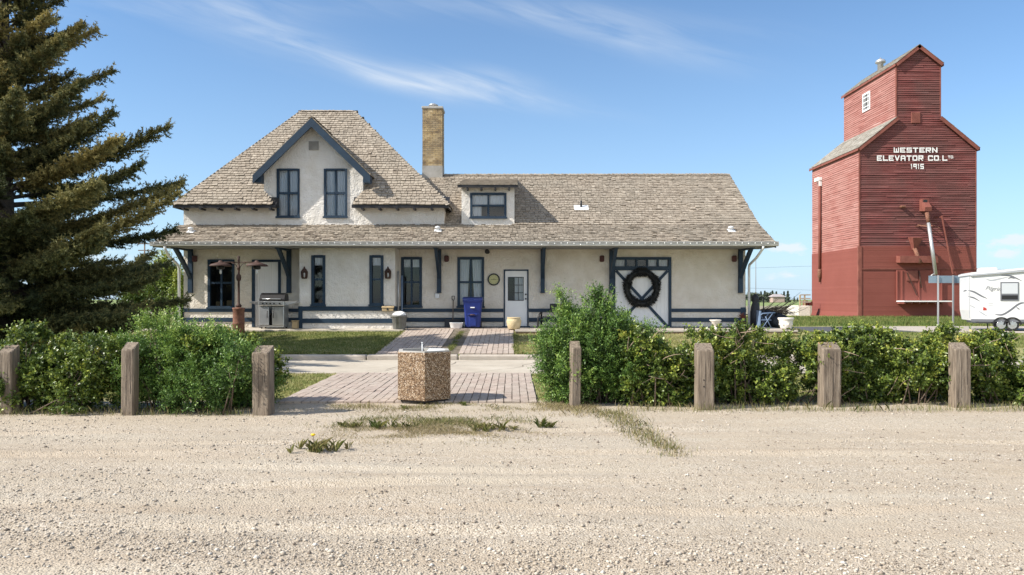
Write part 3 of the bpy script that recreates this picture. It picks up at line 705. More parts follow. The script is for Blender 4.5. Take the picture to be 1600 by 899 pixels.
hip = m.build('hip_roof', ['shake', 'deck'], house)
for a, b in ((HX0, -8.42), (-5.73, HX1)):
    m = MB(); m.box(a + 0.02, b - 0.02, HYF + 0.02, HYF + 0.07, HZ - 0.11, HZ - 0.012)
    m.prism([(a + 0.02, HYF + 0.07, HZ - 0.06), (a + 0.02, WY + 0.02, HZ - 0.06), (a + 0.02, WY + 0.02, HZ + 0.35)], (b - a - 0.04, 0, 0))
    k = a + 0.35
    while k < b - 0.2: m.box(k, k + 0.07, HYF + 0.0, HYF + 0.45, HZ - 0.17, HZ - 0.112); k += 0.62
    if a == HX0: m.box(HX0 + 0.02, HX0 + 0.07, HYF + 0.08, HYB, HZ - 0.11, HZ - 0.012)
    else: m.box(HX1 - 0.07, HX1 - 0.02, HYF + 0.08, HYB, HZ - 0.11, HZ - 0.012)
    m.build('fascia', 'black', hip)

# walls with real openings
def wall_front(m, x0, x1, z0, ztop, Y, holes, depth=0.13, extra=()):
    zt = ztop if callable(ztop) else (lambda x: ztop)
    xs = sorted(set([x0, x1] + [h[0] for h in holes] + [h[1] for h in holes] + list(extra)))
    for a, b in zip(xs[:-1], xs[1:]):
        hs = sorted([h for h in holes if h[0] <= a + 1e-6 and h[1] >= b - 1e-6], key=lambda h: h[2]); z = z0
        for h in hs:
            if h[2] > z + 1e-4: m.poly([(a, Y, z), (b, Y, z), (b, Y, h[2]), (a, Y, h[2])])
            z = h[3]
        m.poly([(a, Y, z), (b, Y, z), (b, Y, zt(b)), (a, Y, zt(a))])
    for a, b, c, d in holes:
        m.poly([(a, Y, c), (a, Y, d), (a, Y + depth, d), (a, Y + depth, c)]); m.poly([(b, Y, d), (b, Y, c), (b, Y + depth, c), (b, Y + depth, d)])
        m.poly([(a, Y, d), (b, Y, d), (b, Y + depth, d), (a, Y + depth, d)]); m.poly([(b, Y, c), (a, Y, c), (a, Y + depth, c), (b, Y + depth, c)])
BY = 25.95; HX_L, HX_R = -11.9, 8.46
win_main = [(-11.01, -10.06, 1.385, 3.14), (-4.01, -3.27, 1.42, 3.23), (-1.97, -1.02, 1.42, 3.23)]
doors = [(-9.42, -8.37, 0.70, 3.14), (-0.30, 0.60, 0.70, 2.78), (3.64, 5.77, 0.70, 3.23)]
win_bay = [(-7.0, -6.53, 1.49, 3.24), (-4.97, -4.50, 1.49, 3.24)]
win_gab = [(-8.51, -7.70, 4.67, 6.43), (-6.80, -5.98, 4.67, 6.43)]
m = MB()
wall_front(m, HX_L, -7.4, 0.5, 4.38, WY, [win_main[0], doors[0]])
wall_front(m, -4.12, HX_R, 0.5, 4.38, WY, win_main[1:] + doors[1:])
m.poly([(HX_R, WY, 0.5), (HX_R, 36, 0.5), (HX_R, 36, 3.3), (HX_R, RIDY, RIDZ - 0.15), (HX_R, WY, 4.28)])
m.poly([(HX_L, 36, 0.5), (HX_L, WY, 0.5), (HX_L, WY, 5.4), (HX_L, 34.3, 5.4), (HX_L, 34.3, 3.3), (HX_L, 36, 3.3)])
m.poly([(HX_R, 36, 0.5), (HX_L, 36, 0.5), (HX_L, 36, 3.3), (HX_R, 36, 3.3)])
m.poly([(-2.46, WY, 4.3), (-2.46, 34.3, 4.3), (-2.46, 34.3, 5.4), (-2.46, WY, 5.4)])
m.build('wall', 'stucco', house)
m = MB()
gt = lambda x: 8.19 - 0.981 * abs(x + 7.15) - 0.10
def utop(x): return gt(x) if -8.995 <= x <= -5.395 else 5.45
wall_front(m, HX_L, -8.99, 4.36, 5.45, WY, []); wall_front(m, -5.40, -2.46, 4.36, 5.45, WY, [])
wall_front(m, -8.99, -5.40, 4.36, gt, WY, win_gab, extra=[-7.15])
for xx in (-8.99, -5.40): m.poly([(xx, WY, 5.3), (xx, 28.2, 5.3), (xx, 28.2, gt(xx)), (xx, WY, gt(xx))])
m.build('upper_wall', 'stucco_pale', house)
m = MB()
wall_front(m, -7.43, -4.09, 0.5, 3.9, BY, win_bay)
for xx in (-7.43, -4.09): m.poly([(xx, BY, 0.5), (xx, WY, 0.5), (xx, WY, 4.2), (xx, BY, 3.8)])
bay = m.build('bay', 'stucco_pale', house)
# wall dormer gable roof
m = MB(); gl = math.hypot(2.07, 2.03)
Yi = lambda z: HYF + (z - HZ) / (HRZ - HZ) * fo
shingles(m, (-9.22, 30.0, 6.16), (0, -1, 0), (2.07, 0, 2.03), [(30 - Yi(6.16), 0), (3.54, 0), (3.54, gl), (30 - Yi(8.19), gl)], 0.15)
shingles(m, (-5.08, 26.46, 6.16), (0, 1, 0), (-2.07, 0, 2.03), [(0, 0), (Yi(6.16) - 26.46, 0), (Yi(8.19) - 26.46, gl), (0, gl)], 0.15)
caps(m, (-7.15, 26.48, 8.2), (-7.15, 29.3, 8.2))
dr = m.build('gable_roof', ['shake', 'deck'], house)
for sx in (-1, 1):
    m = MB(); a = (-7.15, 26.43, 8.17); b = (-7.15 + sx * 2.09, 26.43, 6.12)
    m.prism([a, b, (b[0], b[1], b[2] - 0.30), (a[0], a[1], a[2] - 0.32)], (0, 0.07, 0))
    m.prism([(a[0], 26.50, a[2] - 0.03), (b[0], 26.50, b[2] - 0.03), (b[0], 26.50, b[2] - 0.12), (a[0], 26.50, a[2] - 0.12)], (0, 0.39, 0))
    m.prism([(b[0] - sx * 0.01, 26.50, b[2] - 0.125), (b[0] - sx * 0.01, 26.50, b[2] - 0.25), (b[0] - sx * 0.26, 26.50, b[2] - 0.25), (b[0] - sx * 0.26, 26.50, b[2] + 0.08)], (0, 0.38, 0))
    m.build('rake_board', 'blue', dr)
m = MB(); m.box(-7.36, -7.0, WY - 0.03, WY - 0.003, 7.10, 7.43)
for k in range(6): m.prism([(-7.33, WY - 0.03, 7.13 + k * 0.048), (-7.33, WY - 0.055, 7.13 + k * 0.048), (-7.33, WY - 0.03, 7.165 + k * 0.048)], (0.30, 0, 0))
m.build('gable_vent', 'cement', house)
# shed dormer
DY = 26.95; d0, d1 = -1.83, 0.09
m = MB(); wall_front(m, d0, d1, 4.3, 5.80, DY, [(-1.51, -0.21, 4.65, 5.56)])
rz = lambda y: WZ + (y - WY) / (RIDY - WY) * (RIDZ - WZ)
for xx in (d0, d1): m.poly([(xx, DY, 4.35), (xx, 30.0, rz(30.0)), (xx, 30.0, 6.5), (xx, DY, 5.80)])
dorm = m.build('dormer', 'stucco_pale', house)
m = MB(); so = math.hypot(3.55, 0.74)
shingles(m, (d0 - 0.12, 26.55, 5.80), (1, 0, 0), (0, 3.55, 0.74), [(0, 0), (d1 - d0 + 0.24, 0), (d1 - d0 + 0.24, so), (0, so)], 0.15)
sr_ = m.build('dormer_roof', ['shake', 'deck'], dorm)
m = MB(); m.prism([(d0 - 0.12, 26.56, 5.79), (d0 - 0.12, 26.56, 5.70), (d0 - 0.12, 26.94, 5.79), (d0 - 0.12, 30.0, 6.46), (d0 - 0.12, 30.0, 6.50)], (d1 - d0 + 0.24, 0, 0))
for k in range(4): m.box(d0 + 0.2 + k * 0.5, d0 + 0.26 + k * 0.5, 26.56, 26.94, 5.63, 5.71)
m.build('dormer_fascia', 'black', dorm)

# windows
def pleats(m, x0, x1, z0, z1, Y, n=9, amp=0.02, gather=0.0):
    pts = []; N = n * 4
    for i in range(N + 1):
        t = i / N; pts.append((x0 + (x1 - x0) * t, Y + amp * math.sin(t * n * 2 * math.pi) + random.uniform(-0.006, 0.006)))
    for (a, ya), (b, yb) in zip(pts[:-1], pts[1:]):
        ca = x0 + (a - x0) * (1 - gather); cb = x0 + (b - x0) * (1 - gather)
        m.smooth = True; m.poly([(ca, ya, z0), (cb, yb, z0), (b, yb, z1), (a, ya, z1)])
def window(h, Y, cols=2, rows=(0.5,), curtain='full', parent=house, fw=0.075, sill=True, half=None):
    x0, x1, z0, z1 = h; f = MB(); yb, yf = Y + 0.10, Y - 0.035
    for a, b, c, d in ((x0 - 0.01, x0 + fw, z0, z1), (x1 - fw, x1 + 0.01, z0, z1)): f.box(a, b, yf, yb, c, d)
    f.box(x0 + fw, x1 - fw, yf, yb, z1 - fw, z1 + 0.008); f.box(x0 + fw, x1 - fw, yf, yb, z0, z0 + fw)
    if sill: f.box(x0 - 0.04, x1 + 0.04, Y - 0.07, Y - 0.036, z0 - 0.03, z0 + 0.035)
    for k in range(1, cols):
        xm = x0 + (x1 - x0) * k / cols; f.box(xm - 0.032, xm + 0.032, Y + 0.0, Y + 0.07, z0 + fw, z1 - fw)
    for r in rows:
        zm = z0 + (z1 - z0) * r
        xs = [x0 + fw] + [x0 + (x1 - x0) * k / cols for k in range(1, cols)] + [x1 - fw]
        for i, (a, b) in enumerate(zip(xs[:-1], xs[1:])):
            f.box(a + (0.032 if i else 0), b - (0.032 if i < len(xs) - 2 else 0), Y - 0.01, Y + 0.06, zm - 0.035, zm + 0.035)
    w = f.build('window', 'blue', parent)
    g = MB(); g.poly([(x0 + fw, Y + 0.045, z0 + fw), (x1 - fw, Y + 0.045, z0 + fw), (x1 - fw, Y + 0.045, z1 - fw), (x0 + fw, Y + 0.045, z1 - fw)]); g.build('pane', 'glass', w)
    b = MB(); d = 0.72
    b.poly([(x0, Y + d, z0), (x1, Y + d, z0), (x1, Y + d, z1), (x0, Y + d, z1)])
    b.poly([(x0, Y + .13, z0), (x0, Y + .13, z1), (x0, Y + d, z1), (x0, Y + d, z0)]); b.poly([(x1, Y + .13, z0), (x1, Y + d, z0), (x1, Y + d, z1), (x1, Y + .13, z1)])
    b.poly([(x0, Y + .13, z1), (x1, Y + .13, z1), (x1, Y + d, z1), (x0, Y + d, z1)]); b.poly([(x0, Y + .13, z0), (x0, Y + d, z0), (x1, Y + d, z0), (x1, Y + .13, z0)])
    b.build('interior', 'room', w)
    if curtain:
        c = MB(); xa, xb = x0 + fw, x1 - fw; yc = Y + 0.088; xm = (x0 + x1) / 2
        if curtain == 'full': pleats(c, xa, xb, z0 + 0.03, z1 - 0.03, yc, 8)
        if curtain == 'sides':
            pleats(c, xa, xm - 0.04, z0 + 0.03, z1 - 0.03, yc, 5, 0.02, 0.25); c.build('curtain', 'curtain', w); c = MB(); pleats(c, xb, xm + 0.04, z0 + 0.03, z1 - 0.03, yc, 5, 0.02, 0.25)
        if curtain == 'top': pleats(c, xa, xb, z1 - (z1 - z0) * 0.2, z1 - 0.03, yc, 5)
        if curtain == 'cafe':
            pleats(c, xa, xb, z1 - (z1 - z0) * 0.48, z1 - 0.03, yc, 8); c.build('curtain', 'curtain', w); c = MB(); pleats(c, xa, xm - 0.25, z0 + 0.03, z1 - (z1 - z0) * 0.5, yc, 3)
        c.build('curtain', 'curtain', w)
    return w
w1 = window(win_main[0], WY, 2, (0.52,), None)
window(win_main[1], WY, 2, (0.5,), 'top', fw=0.085); window(win_main[2], WY, 2, (0.5,), 'sides', fw=0.085)
for h in win_bay: window(h, BY, 1, (0.52,), 'top', bay, 0.085)
wl = window(win_gab[0], WY, 2, (0.5,), 'full', fw=0.06); window(win_gab[1], WY, 2, (0.5,), 'full', fw=0.06)
window((-1.51, -0.21, 4.65, 5.56), DY, 2, (0.5,), 'cafe', dorm, 0.07)
# board panel doorway on the left, house door, freight door
m = MB(); x0, x1, z0, z1 = doors[0]
for a, b in ((x0, x0 + 0.1), (x1 - 0.1, x1)): m.box(a, b, WY - 0.035, WY + 0.1, z0, z1)
m.box(x0 + 0.1, x1 - 0.1, WY - 0.035, WY + 0.1, z1 - 0.09, z1)
pd = m.build('panel_door', 'blue', house)
m = MB(); k = x0 + 0.1
while k < x1 - 0.11: m.box(k + 0.003, min(k + 0.085, x1 - 0.1) - 0.003, WY + 0.03, WY + 0.06, z0, z1 - 0.09); k += 0.085
m.box(x0 + 0.1, x1 - 0.1, WY + 0.05, WY + 0.09, z0, z1 - 0.09); m.build('door_leaf', 'white_paint', pd)
m = MB(); x0, x1, z0, z1 = doors[1]
for a, b in ((x0, x0 + 0.045), (x1 - 0.045, x1)): m.box(a, b, WY - 0.03, WY + 0.1, z0, z1)
m.box(x0 + 0.045, x1 - 0.045, WY - 0.03, WY + 0.1, z1 - 0.045, z1)
hd = m.build('front_door', 'blue', house)
m = MB(); a, b, c, d = x0 + 0.05, x1 - 0.05, z0 + 0.03, z1 - 0.05; wa, wb, wc, wd = x0 + 0.15, x1 - 0.18, z0 + 0.95, z1 - 0.27
m.box(a, wa, WY + 0.02, WY + 0.07, c, d); m.box(wb, b, WY + 0.02, WY + 0.07, c, d); m.box(wa, wb, WY + 0.02, WY + 0.07, c, wc); m.box(wa, wb, WY + 0.02, WY + 0.07, wd, d)
m.box(wa + 0.04, wb - 0.04, WY + 0.008, WY + 0.019, c + 0.12, wc - 0.14)
m.build('door_leaf', 'white_paint', hd)
m = MB(); m.box(wa, wa + 0.02, WY + 0.005, WY + 0.04, wc, wd); m.box(wb - 0.02, wb, WY + 0.005, WY + 0.04, wc, wd)
for k in range(4): z = wc + (wd - wc - 0.02) * k / 3; m.box(wa + 0.02, wb - 0.02, WY + 0.005, WY + 0.04, z, z + 0.02)
for k in (1, 2): xx = wa + (wb - wa) * k / 3; m.box(xx - 0.01, xx + 0.01, WY + 0.008, WY + 0.038, wc + 0.021, wd - 0.021)
m.build('door_grille', 'black', hd)
m = MB(); m.poly([(wa, WY + 0.045, wc), (wb, WY + 0.045, wc), (wb, WY + 0.045, wd), (wa, WY + 0.045, wd)]); m.build('pane', 'glass', hd)
m = MB(); m.box(x0, x1, WY + 0.4, WY + 0.45, z0, z1); m.build('interior', 'room', hd)
m = MB(); pleats(m, wa + 0.25, wb, wc, wd, WY + 0.12, 4); m.build('curtain', 'curtain', hd)
for zz in (1.72, 1.88):
    m = MB(); m.tube([(x1 - 0.10, WY + 0.02, zz), (x1 - 0.10, WY - 0.045, zz)], 0.03, 10); m.build('door_handle', 'black_metal', hd)
m = MB(); m.box(x0 - 0.05, x1 + 0.05, WY - 0.10, WY - 0.036, 0.68, 0.735); m.build('threshold', 'blue', hd)
m = MB(); x0, x1, z0, z1 = doors[2]; ts = z1 - 0.36
for a, b in ((x0, x0 + 0.1), (x1 - 0.1, x1)): m.box(a, b, WY - 0.04, WY + 0.1, z0, z1)
m.box(x0 + 0.1, x1 - 0.1, WY - 0.04, WY + 0.1, z1 - 0.09, z1); m.box(x0 + 0.1, x1 - 0.1, WY - 0.04, WY + 0.1, ts - 0.12, ts + 0.03)
for k in range(1, 5): xx = x0 + 0.1 + (x1 - x0 - 0.2) * k / 5; m.box(xx - 0.035, xx + 0.035, WY - 0.025, WY + 0.08, ts + 0.03, z1 - 0.09)
fd = m.build('freight_door', 'blue', house)
m = MB(); m.poly([(x0 + .1, WY + 0.05, ts), (x1 - .1, WY + 0.05, ts), (x1 - .1, WY + 0.05, z1 - .09), (x0 + .1, WY + 0.05, z1 - .09)]); m.build('pane', 'glass', fd)
for k in range(5):
    m = MB()
    if k in (0, 3, 4): xx = x0 + 0.1 + (x1 - x0 - 0.2) * k / 5; pleats(m, xx + 0.02, xx + (x1 - x0 - 0.2) / 5 - 0.02, ts, z1 - 0.09, WY + 0.12, 4, 0.02); m.build('curtain', 'curtain', fd)
m = MB(); m.box(x0, x1, WY + 0.3, WY + 0.35, ts - 0.1, z1); m.build('interior', 'room', fd)
m = MB(); k = x0 + 0.1
while k < x1 - 0.11: m.box(k + 0.002, min(k + 0.15, x1 - 0.1) - 0.002, WY + 0.02, WY + 0.06, z0, ts - 0.12); k += 0.15
m.box(x0 + .1, x1 - .1, WY + 0.05, WY + 0.09, z0, ts - .12); m.build('door_leaf', 'white_paint', fd)
m = MB(); lz0, lz1 = z0 + 0.01, ts - 0.13; xa, xb = x0 + 0.13, x1 - 0.13
m.bar((xa, WY + 0.002, lz1), (xb, WY + 0.002, lz0), 0.1, 0.03, (0, 1, 0)); m.bar((xa, WY - 0.006, lz0), (xb, WY - 0.006, lz1), 0.1, 0.02, (0, 1, 0))
m.build('cross_brace', 'blue', fd)
# trim bands
m = MB()
for a, b in ((HX_L, -9.43), (-8.36, -7.44), (-4.08, -0.31), (0.61, 3.63), (5.78, HX_R + 0.02)):
    m.box(a, b, WY - 0.034, WY + 0.01, 1.24, 1.365); m.box(a, b, WY - 0.034, WY + 0.01, 0.885, 1.035)
m.box(8.28, 8.465, WY - 0.037, WY + 0.01, 0.69, 1.41); m.box(HX_L, HX_L + 0.02, WY - 0.037, WY + 0.01, 0.69, 1.40)
m.box(-4.085, HX_R, WY - 0.031, WY + 0.005, 0.685, 0.715)
m.build('trim_band', 'blue', house)
m = MB(); m.box(-7.45, -4.08, BY - 0.034, BY + 0.01, 1.30, 1.455); m.box(-7.45, -4.08, BY - 0.034, BY + 0.01, 0.87, 1.03); m.box(-7.46, -7.32, BY - 0.038, BY + 0.01, 0.685, 1.459)
m.box(-4.1, -4.056, BY + 0.011, WY - 0.04, 1.30, 1.455); m.box(-4.1, -4.056, BY + 0.011, WY - 0.04, 0.87, 1.03)
m.build('trim_band', 'blue', bay)
# eaves brackets
def bracket(x):
    m = MB(); m.box(x - 0.075, x + 0.075, WY - 0.13, WY - 0.003, 1.955, 3.58)
    m.box(x - 0.06, x + 0.06, 25.42, WY - 0.131, 3.44, 3.56)
    m.box(x - 0.085, x + 0.085, WY - 0.15, WY - 0.003, 1.93, 1.953)
    pts = []
    for t in np.linspace(0, 1, 9):                         # slightly bowed brace
        y = WY - 0.131 + (25.55 - WY + 0.131) * t; z = 2.45 + (3.43 - 2.45) * (t ** 0.9); pts.append((y, z))
    for (ya, za), (yb, zb) in zip(pts[:-1], pts[1:]):
        m.prism([(x - 0.055, ya, za), (x - 0.055, yb, zb), (x - 0.055, yb, min(zb + 0.17, 3.439)), (x - 0.055, ya, min(za + 0.2, 3.439))], (0.11, 0, 0))
    return m.build('bracket', 'blue', house)
for u in (297, 451, 686, 848, 955.5, 1157.5): bracket(ux(u, WY - 0.1))
# gutter and downspouts
m = MB(); m.prism([(RX0 - 0.05, EY, 3.665), (RX0 - 0.05, EY, 3.53), (RX0 - 0.05, EY - 0.04, 3.50), (RX0 - 0.05, EY - 0.11, 3.52), (RX0 - 0.05, EY - 0.125, 3.655), (RX0 - 0.05, EY - 0.11, 3.655), (RX0 - 0.05, EY - 0.10, 3.54), (RX0 - 0.05, EY - 0.015, 3.54), (RX0 - 0.05, EY - 0.01, 3.665)], (RX1 - RX0 + 0.1, 0, 0))
m.build('gutter', 'gutter_paint', house)
def spout(pts, r=0.045, mm='white_metal'): m = MB(); m.tube(pts, r, 10); m.build('downspout', mm, house)
spout([(-11.75, 25.13, 3.5), (-11.75, 25.15, 3.40), (-11.88, 25.7, 3.2), (-12.02, 26.7, 2.95), (-12.03, 26.83, 2.8), (-12.03, 26.83, 0.72)])
spout([(8.5, 25.13, 3.5), (8.5, 25.15, 3.42), (8.53, 25.9, 3.15), (8.56, 26.75, 2.95), (8.565, 26.82, 2.85), (8.565, 26.82, 0.72)])
spout([(-4.03, 26.3, 2.7), (-4.03, 26.3, 1.0)], 0.035, 'grey_metal'); spout([(-3.93, 26.5, 2.55), (-3.93, 26.5, 0.95)], 0.035, 'chair_blue')
# wall fittings
for u in (306, 698, 940, 1146):
    p = at(u, 404, WY); m = MB(); m.bbox(p.x - 0.08, p.x + 0.08, WY - 0.17, WY - 0.02, p.z - 0.13, p.z + 0.10, 0.03); m.box(p.x - 0.05, p.x + 0.05, WY - 0.03, WY - 0.002, p.z - 0.08, p.z + 0.06)
    m.prism([(p.x - 0.06, WY - 0.171, p.z - 0.09), (p.x + 0.06, WY - 0.171, p.z - 0.09), (p.x + 0.06, WY - 0.171, p.z + 0.02), (p.x - 0.06, WY - 0.171, p.z + 0.02)], (0, -0.012, 0))
    m.build('wall_lamp', 'darkred', house)
for u in (477, 607):
    p = at(u, 427, BY); m = MB(); c = (p.x, BY - 0.12, p.z - 0.2)
    m.lathe(c, [(0.085, 0), (0.10, 0.02), (0.10, 0.04)], 8, smooth=False); m.lathe(c, [(0.115, 0.26), (0.09, 0.30), (0.045, 0.36), (0.03, 0.37), (0.03, 0.41), (0.005, 0.43)], 8, smooth=False)
    for k in range(6):
        a = k * math.pi / 3 + 0.3; m.bar((c[0] + 0.088 * math.cos(a), c[1] + 0.088 * math.sin(a), c[2] + 0.04), (c[0] + 0.10 * math.cos(a), c[1] + 0.10 * math.sin(a), c[2] + 0.26), 0.035)
    m.box(p.x - 0.05, p.x + 0.05, BY - 0.03, BY - 0.002, p.z - 0.12, p.z + 0.14); m.bar((p.x, BY - 0.03, p.z + 0.05), (p.x, BY - 0.10, p.z + 0.10), 0.03)
    l = m.build('lantern', 'rust_dark', bay); b = MB(); b.lathe((c[0], c[1], c[2] + 0.06), [(0.02, 0), (0.035, 0.04), (0.03, 0.12), (0.01, 0.15)], 10); b.build('lamp_bulb', 'bulb', l)
p = at(761, 393.5, WY); m = MB(); m.tube([(p.x, WY - 0.002, p.z), (p.x, WY - 0.05, p.z)], 0.085, 14); m.tube([(p.x + 0.02, WY - 0.05, p.z), (p.x + 0.03, WY - 0.18, p.z - 0.02)], [0.06, 0.075], 14); m.build('floodlight', 'black_metal', house)
p = at(683.5, 462.5, WY); m = MB(); m.bbox(p.x - 0.08, p.x + 0.08, WY - 0.09, WY - 0.002, p.z - 0.09, p.z + 0.09, 0.015); m.box(p.x - 0.06, p.x + 0.06, WY - 0.1, WY - 0.091, p.z - 0.085, p.z - 0.02); m.build('outlet_box', 'white_metal', house)
p = at(607, 483, BY); m = MB(); m.bbox(p.x - 0.19, p.x + 0.19, BY - 0.20, BY - 0.036, p.z - 0.07, p.z + 0.05, 0.01)
m.prism([(p.x - 0.21, BY - 0.22, p.z + 0.052), (p.x - 0.21, BY - 0.036, p.z + 0.12), (p.x - 0.21, BY - 0.036, p.z + 0.052)], (0.42, 0, 0)); mb_ = m.build('mailbox', 'box_wood', bay)
m = MB(); m.tube([(p.x, BY - 0.201, p.z - 0.01), (p.x, BY - 0.212, p.z - 0.01)], 0.035, 12); m.build('mailbox_knob', 'black', mb_)
# chimney
CY0, CX0, CX1 = 30.3, ux(660, 30.3), ux(691, 30.3); CY1 = CY0 + 0.85; CT = vz(170, 30.3); CB = vz(259, 30.3)
m = MB(); m.mi = 1; m.box(CX0 + 0.012, CX1 - 0.012, CY0 + 0.012, CY1 - 0.012, 6.2, CT); m.mi = 0
z = CB; r = 0
while z < CT - 0.03:
    h = 0.067
    for (ax, L0, L1) in (('x', CX0, CX1), ('y', CY0, CY1)):
        k = L0 - (0.11 if r % 2 else 0)
        while k < L1 - 0.02:
            a, b = max(k, L0), min(k + 0.205, L1); k += 0.215
            if b - a < 0.03: continue
            m.col = min(1, max(0, random.gauss(0.5, 0.42))); o = random.uniform(-0.003, 0.003)
            if ax == 'x':
                m.poly([(a, CY0 + o, z), (b, CY0 + o, z), (b, CY0 + o, z + h), (a, CY0 + o, z + h)]); m.poly([(a, CY0 + o, z + h), (b, CY0 + o, z + h), (b, CY0 + .012, z + h), (a, CY0 + .012, z + h)])
            else:
                m.poly([(CX0 + o, b, z), (CX0 + o, a, z), (CX0 + o, a, z + h), (CX0 + o, b, z + h)]); m.poly([(CX1 + o, a, z), (CX1 + o, b, z), (CX1 + o, b, z + h), (CX1 + o, a, z + h)])
    z += 0.078; r += 1
chim = m.build('chimney', ['brick', 'mortar'], house)
m = MB(); m.box(CX0 - 0.008, CX1 + 0.008, CY0 - 0.008, CY1 + 0.008, 6.15, CB - 0.004); m.build('chimney_base', 'cement', chim)
m = MB(); m.bbox(CX0 - 0.03, CX1 + 0.03, CY0 - 0.03, CY1 + 0.03, CT, CT + 0.10, 0.015); m.build('chimney_cap', 'cement', chim)
m = MB(); c = ((CX0 + CX1) / 2, CY0 + 0.42, CT + 0.1); m.lathe(c, [(0.10, 0), (0.10, 0.1), (0.19, 0.12), (0.20, 0.15), (0.08, 0.21), (0.0, 0.215)], 18); m.build('flue_cap', 'galv', chim)
# little vents on the roof
def roofz(y): return WZ + (y - WY) / (RIDY - WY) * (RIDZ - WZ)
yv = 28.05; m = MB(); xv = ux(908, yv); n_ = Vector((0, -(RIDZ - WZ), RIDY - WY)).normalized()
for k in (0,): m.prism([(xv - 0.27, yv - 0.2, roofz(yv - 0.2) + 0.03), (xv + 0.27, yv - 0.2, roofz(yv - 0.2) + 0.03), (xv + 0.27, yv + 0.12, roofz(yv + 0.12) + 0.03), (xv - 0.27, yv + 0.12, roofz(yv + 0.12) + 0.03)], n_ * 0.015)
v_ = m.build('vent_flashing', 'white_metal', roof); m = MB(); m.tube([(xv, yv, roofz(yv)), (xv, yv, roofz(yv) + 0.28)], 0.04, 10); m.build('vent_pipe', 'black', roof)
for u, yv in ((1142, 26.3), (684, 26.3), (298, 26.2)):
    zz = EZ + (yv - EY) / (WY - EY) * (WZ - EZ); xv = ux(u, yv)
    m = MB(); m.lathe((xv, yv, zz), [(0.06, -0.02), (0.06, 0.10), (0.10, 0.11), (0.09, 0.16), (0.0, 0.19)], 12); m.poly([(xv - 0.12, yv - 0.14, zz - 0.03), (xv + 0.14, yv - 0.14, zz - 0.03), (xv + 0.14, yv + 0.1, zz + 0.085), (xv - 0.12, yv + 0.1, zz + 0.085)]); m.build('roof_vent', 'white_metal', roof)

# string of bulbs along the gutter
ls = empty('light_string', (RX0, EY - 0.14, 3.62), 'string of small white bulbs clipped along the front gutter', 'string lights')
m = MB(); N = 97; m.tube([(RX0 + (RX1 - RX0) * i / N, EY - 0.132, 3.615 + 0.008 * math.sin(i * 2.1)) for i in range(N + 1)], 0.006, 5); m.build('cord', 'black', ls)
m = MB(); m.lathe((0, 0, -0.045), [(0.006, 0), (0.017, 0.014), (0.016, 0.028), (0.009, 0.044)], 8)
b0 = m.build('bulb', 'bulb', ls, local=True)
for i in range(N):
    b = b0 if i == 0 else b0.copy()
    if i: C.objects.link(b); b.parent = ls
    b.location = ((RX1 - RX0) * (i + 0.5) / N, -0.012, 0.008 * math.sin(i * 2.1) - 0.005 - (0.05 if i in (31, 60, 66) else 0))

# wreath on the freight door
p = at(1003, 450, WY - 0.12); wr = empty('wreath', (p.x, WY - 0.12, p.z), 'large dark evergreen wreath hung on the white freight door', 'wreath')
N = 5200; th = rng.random(N) * 6.283; ph = rng.random(N) * 6.283; rr = 0.115 * np.sqrt(rng.random(N)) * (1 + 0.25 * np.sin(5 * th))
Rm = 0.545
cx = np.cos(th); cz = np.sin(th) * 1.06
P0 = np.stack([(Rm + rr * np.cos(ph)) * cx, rr * np.sin(ph) * 0.8, (Rm + rr * np.cos(ph)) * cz], -1)
D = np.stack([np.cos(ph) * cx - np.sin(th) * rng.normal(0, .8, N), np.sin(ph), np.cos(ph) * cz + np.cos(th) * rng.normal(0, .8, N)], -1) + rng.normal(0, 0.4, (N, 3)); D /= np.linalg.norm(D, axis=1)[:, None]
Sd = np.cross(D, rng.normal(0, 1, (N, 3))); Sd /= np.linalg.norm(Sd, axis=1)[:, None]
L_ = 0.085; Vw = np.stack([P0 - Sd * 0.014, P0 + Sd * 0.014, P0 + D * L_], 1).reshape(-1, 3) + np.array([p.x, WY - 0.12, p.z])
np_mesh('wreath_needles', Vw, np.arange(3 * N).reshape(-1, 3), 'wreath', wr, rng.random(N))
m = MB(); m.tube([(p.x + Rm * math.cos(a), WY - 0.12, p.z + Rm * 1.06 * math.sin(a)) for a in np.linspace(0, 6.283, 49)], 0.085, 8, False); m.build('wreath_core', 'wreath', wr)

# round plaque
p = at(771.5, 437, WY); pl = empty('wall_plaque', (p.x, WY - 0.03, p.z), 'round cream plaque with thick black rim beside the white front door', 'plaque')
m = MB(); ring = []
for k in range(32):
    a0, a1 = k * math.pi / 16, (k + 1) * math.pi / 16
    for r0, r1, y0, y1 in ((0.175, 0.222, -0.03, -0.03), (0.222, 0.222, -0.03, 0.0), (0.175, 0.175, 0.0, -0.03)):
        m.poly([(p.x + r0 * math.cos(a0), WY - 0.004 + y0, p.z + r0 * math.sin(a0)), (p.x + r1 * math.cos(a0), WY - 0.004 + y1, p.z + r1 * math.sin(a0)), (p.x + r1 * math.cos(a1), WY - 0.004 + y1, p.z + r1 * math.sin(a1)), (p.x + r0 * math.cos(a1), WY - 0.004 + y0, p.z + r0 * math.sin(a1))])
m.build('plaque_rim', 'black', pl)
m = MB(); m.tube([(p.x, WY - 0.003, p.z), (p.x, WY - 0.018, p.z)], 0.18, 32); m.build('plaque_face', 'plaque', pl)
m = MB()
for k in range(12):
    a = k * math.pi / 6; m.bar((p.x + 0.135 * math.cos(a), WY - 0.0205, p.z + 0.135 * math.sin(a)), (p.x + 0.158 * math.cos(a), WY - 0.0205, p.z + 0.158 * math.sin(a)), 0.016, 0.004, (0, 1, 0))
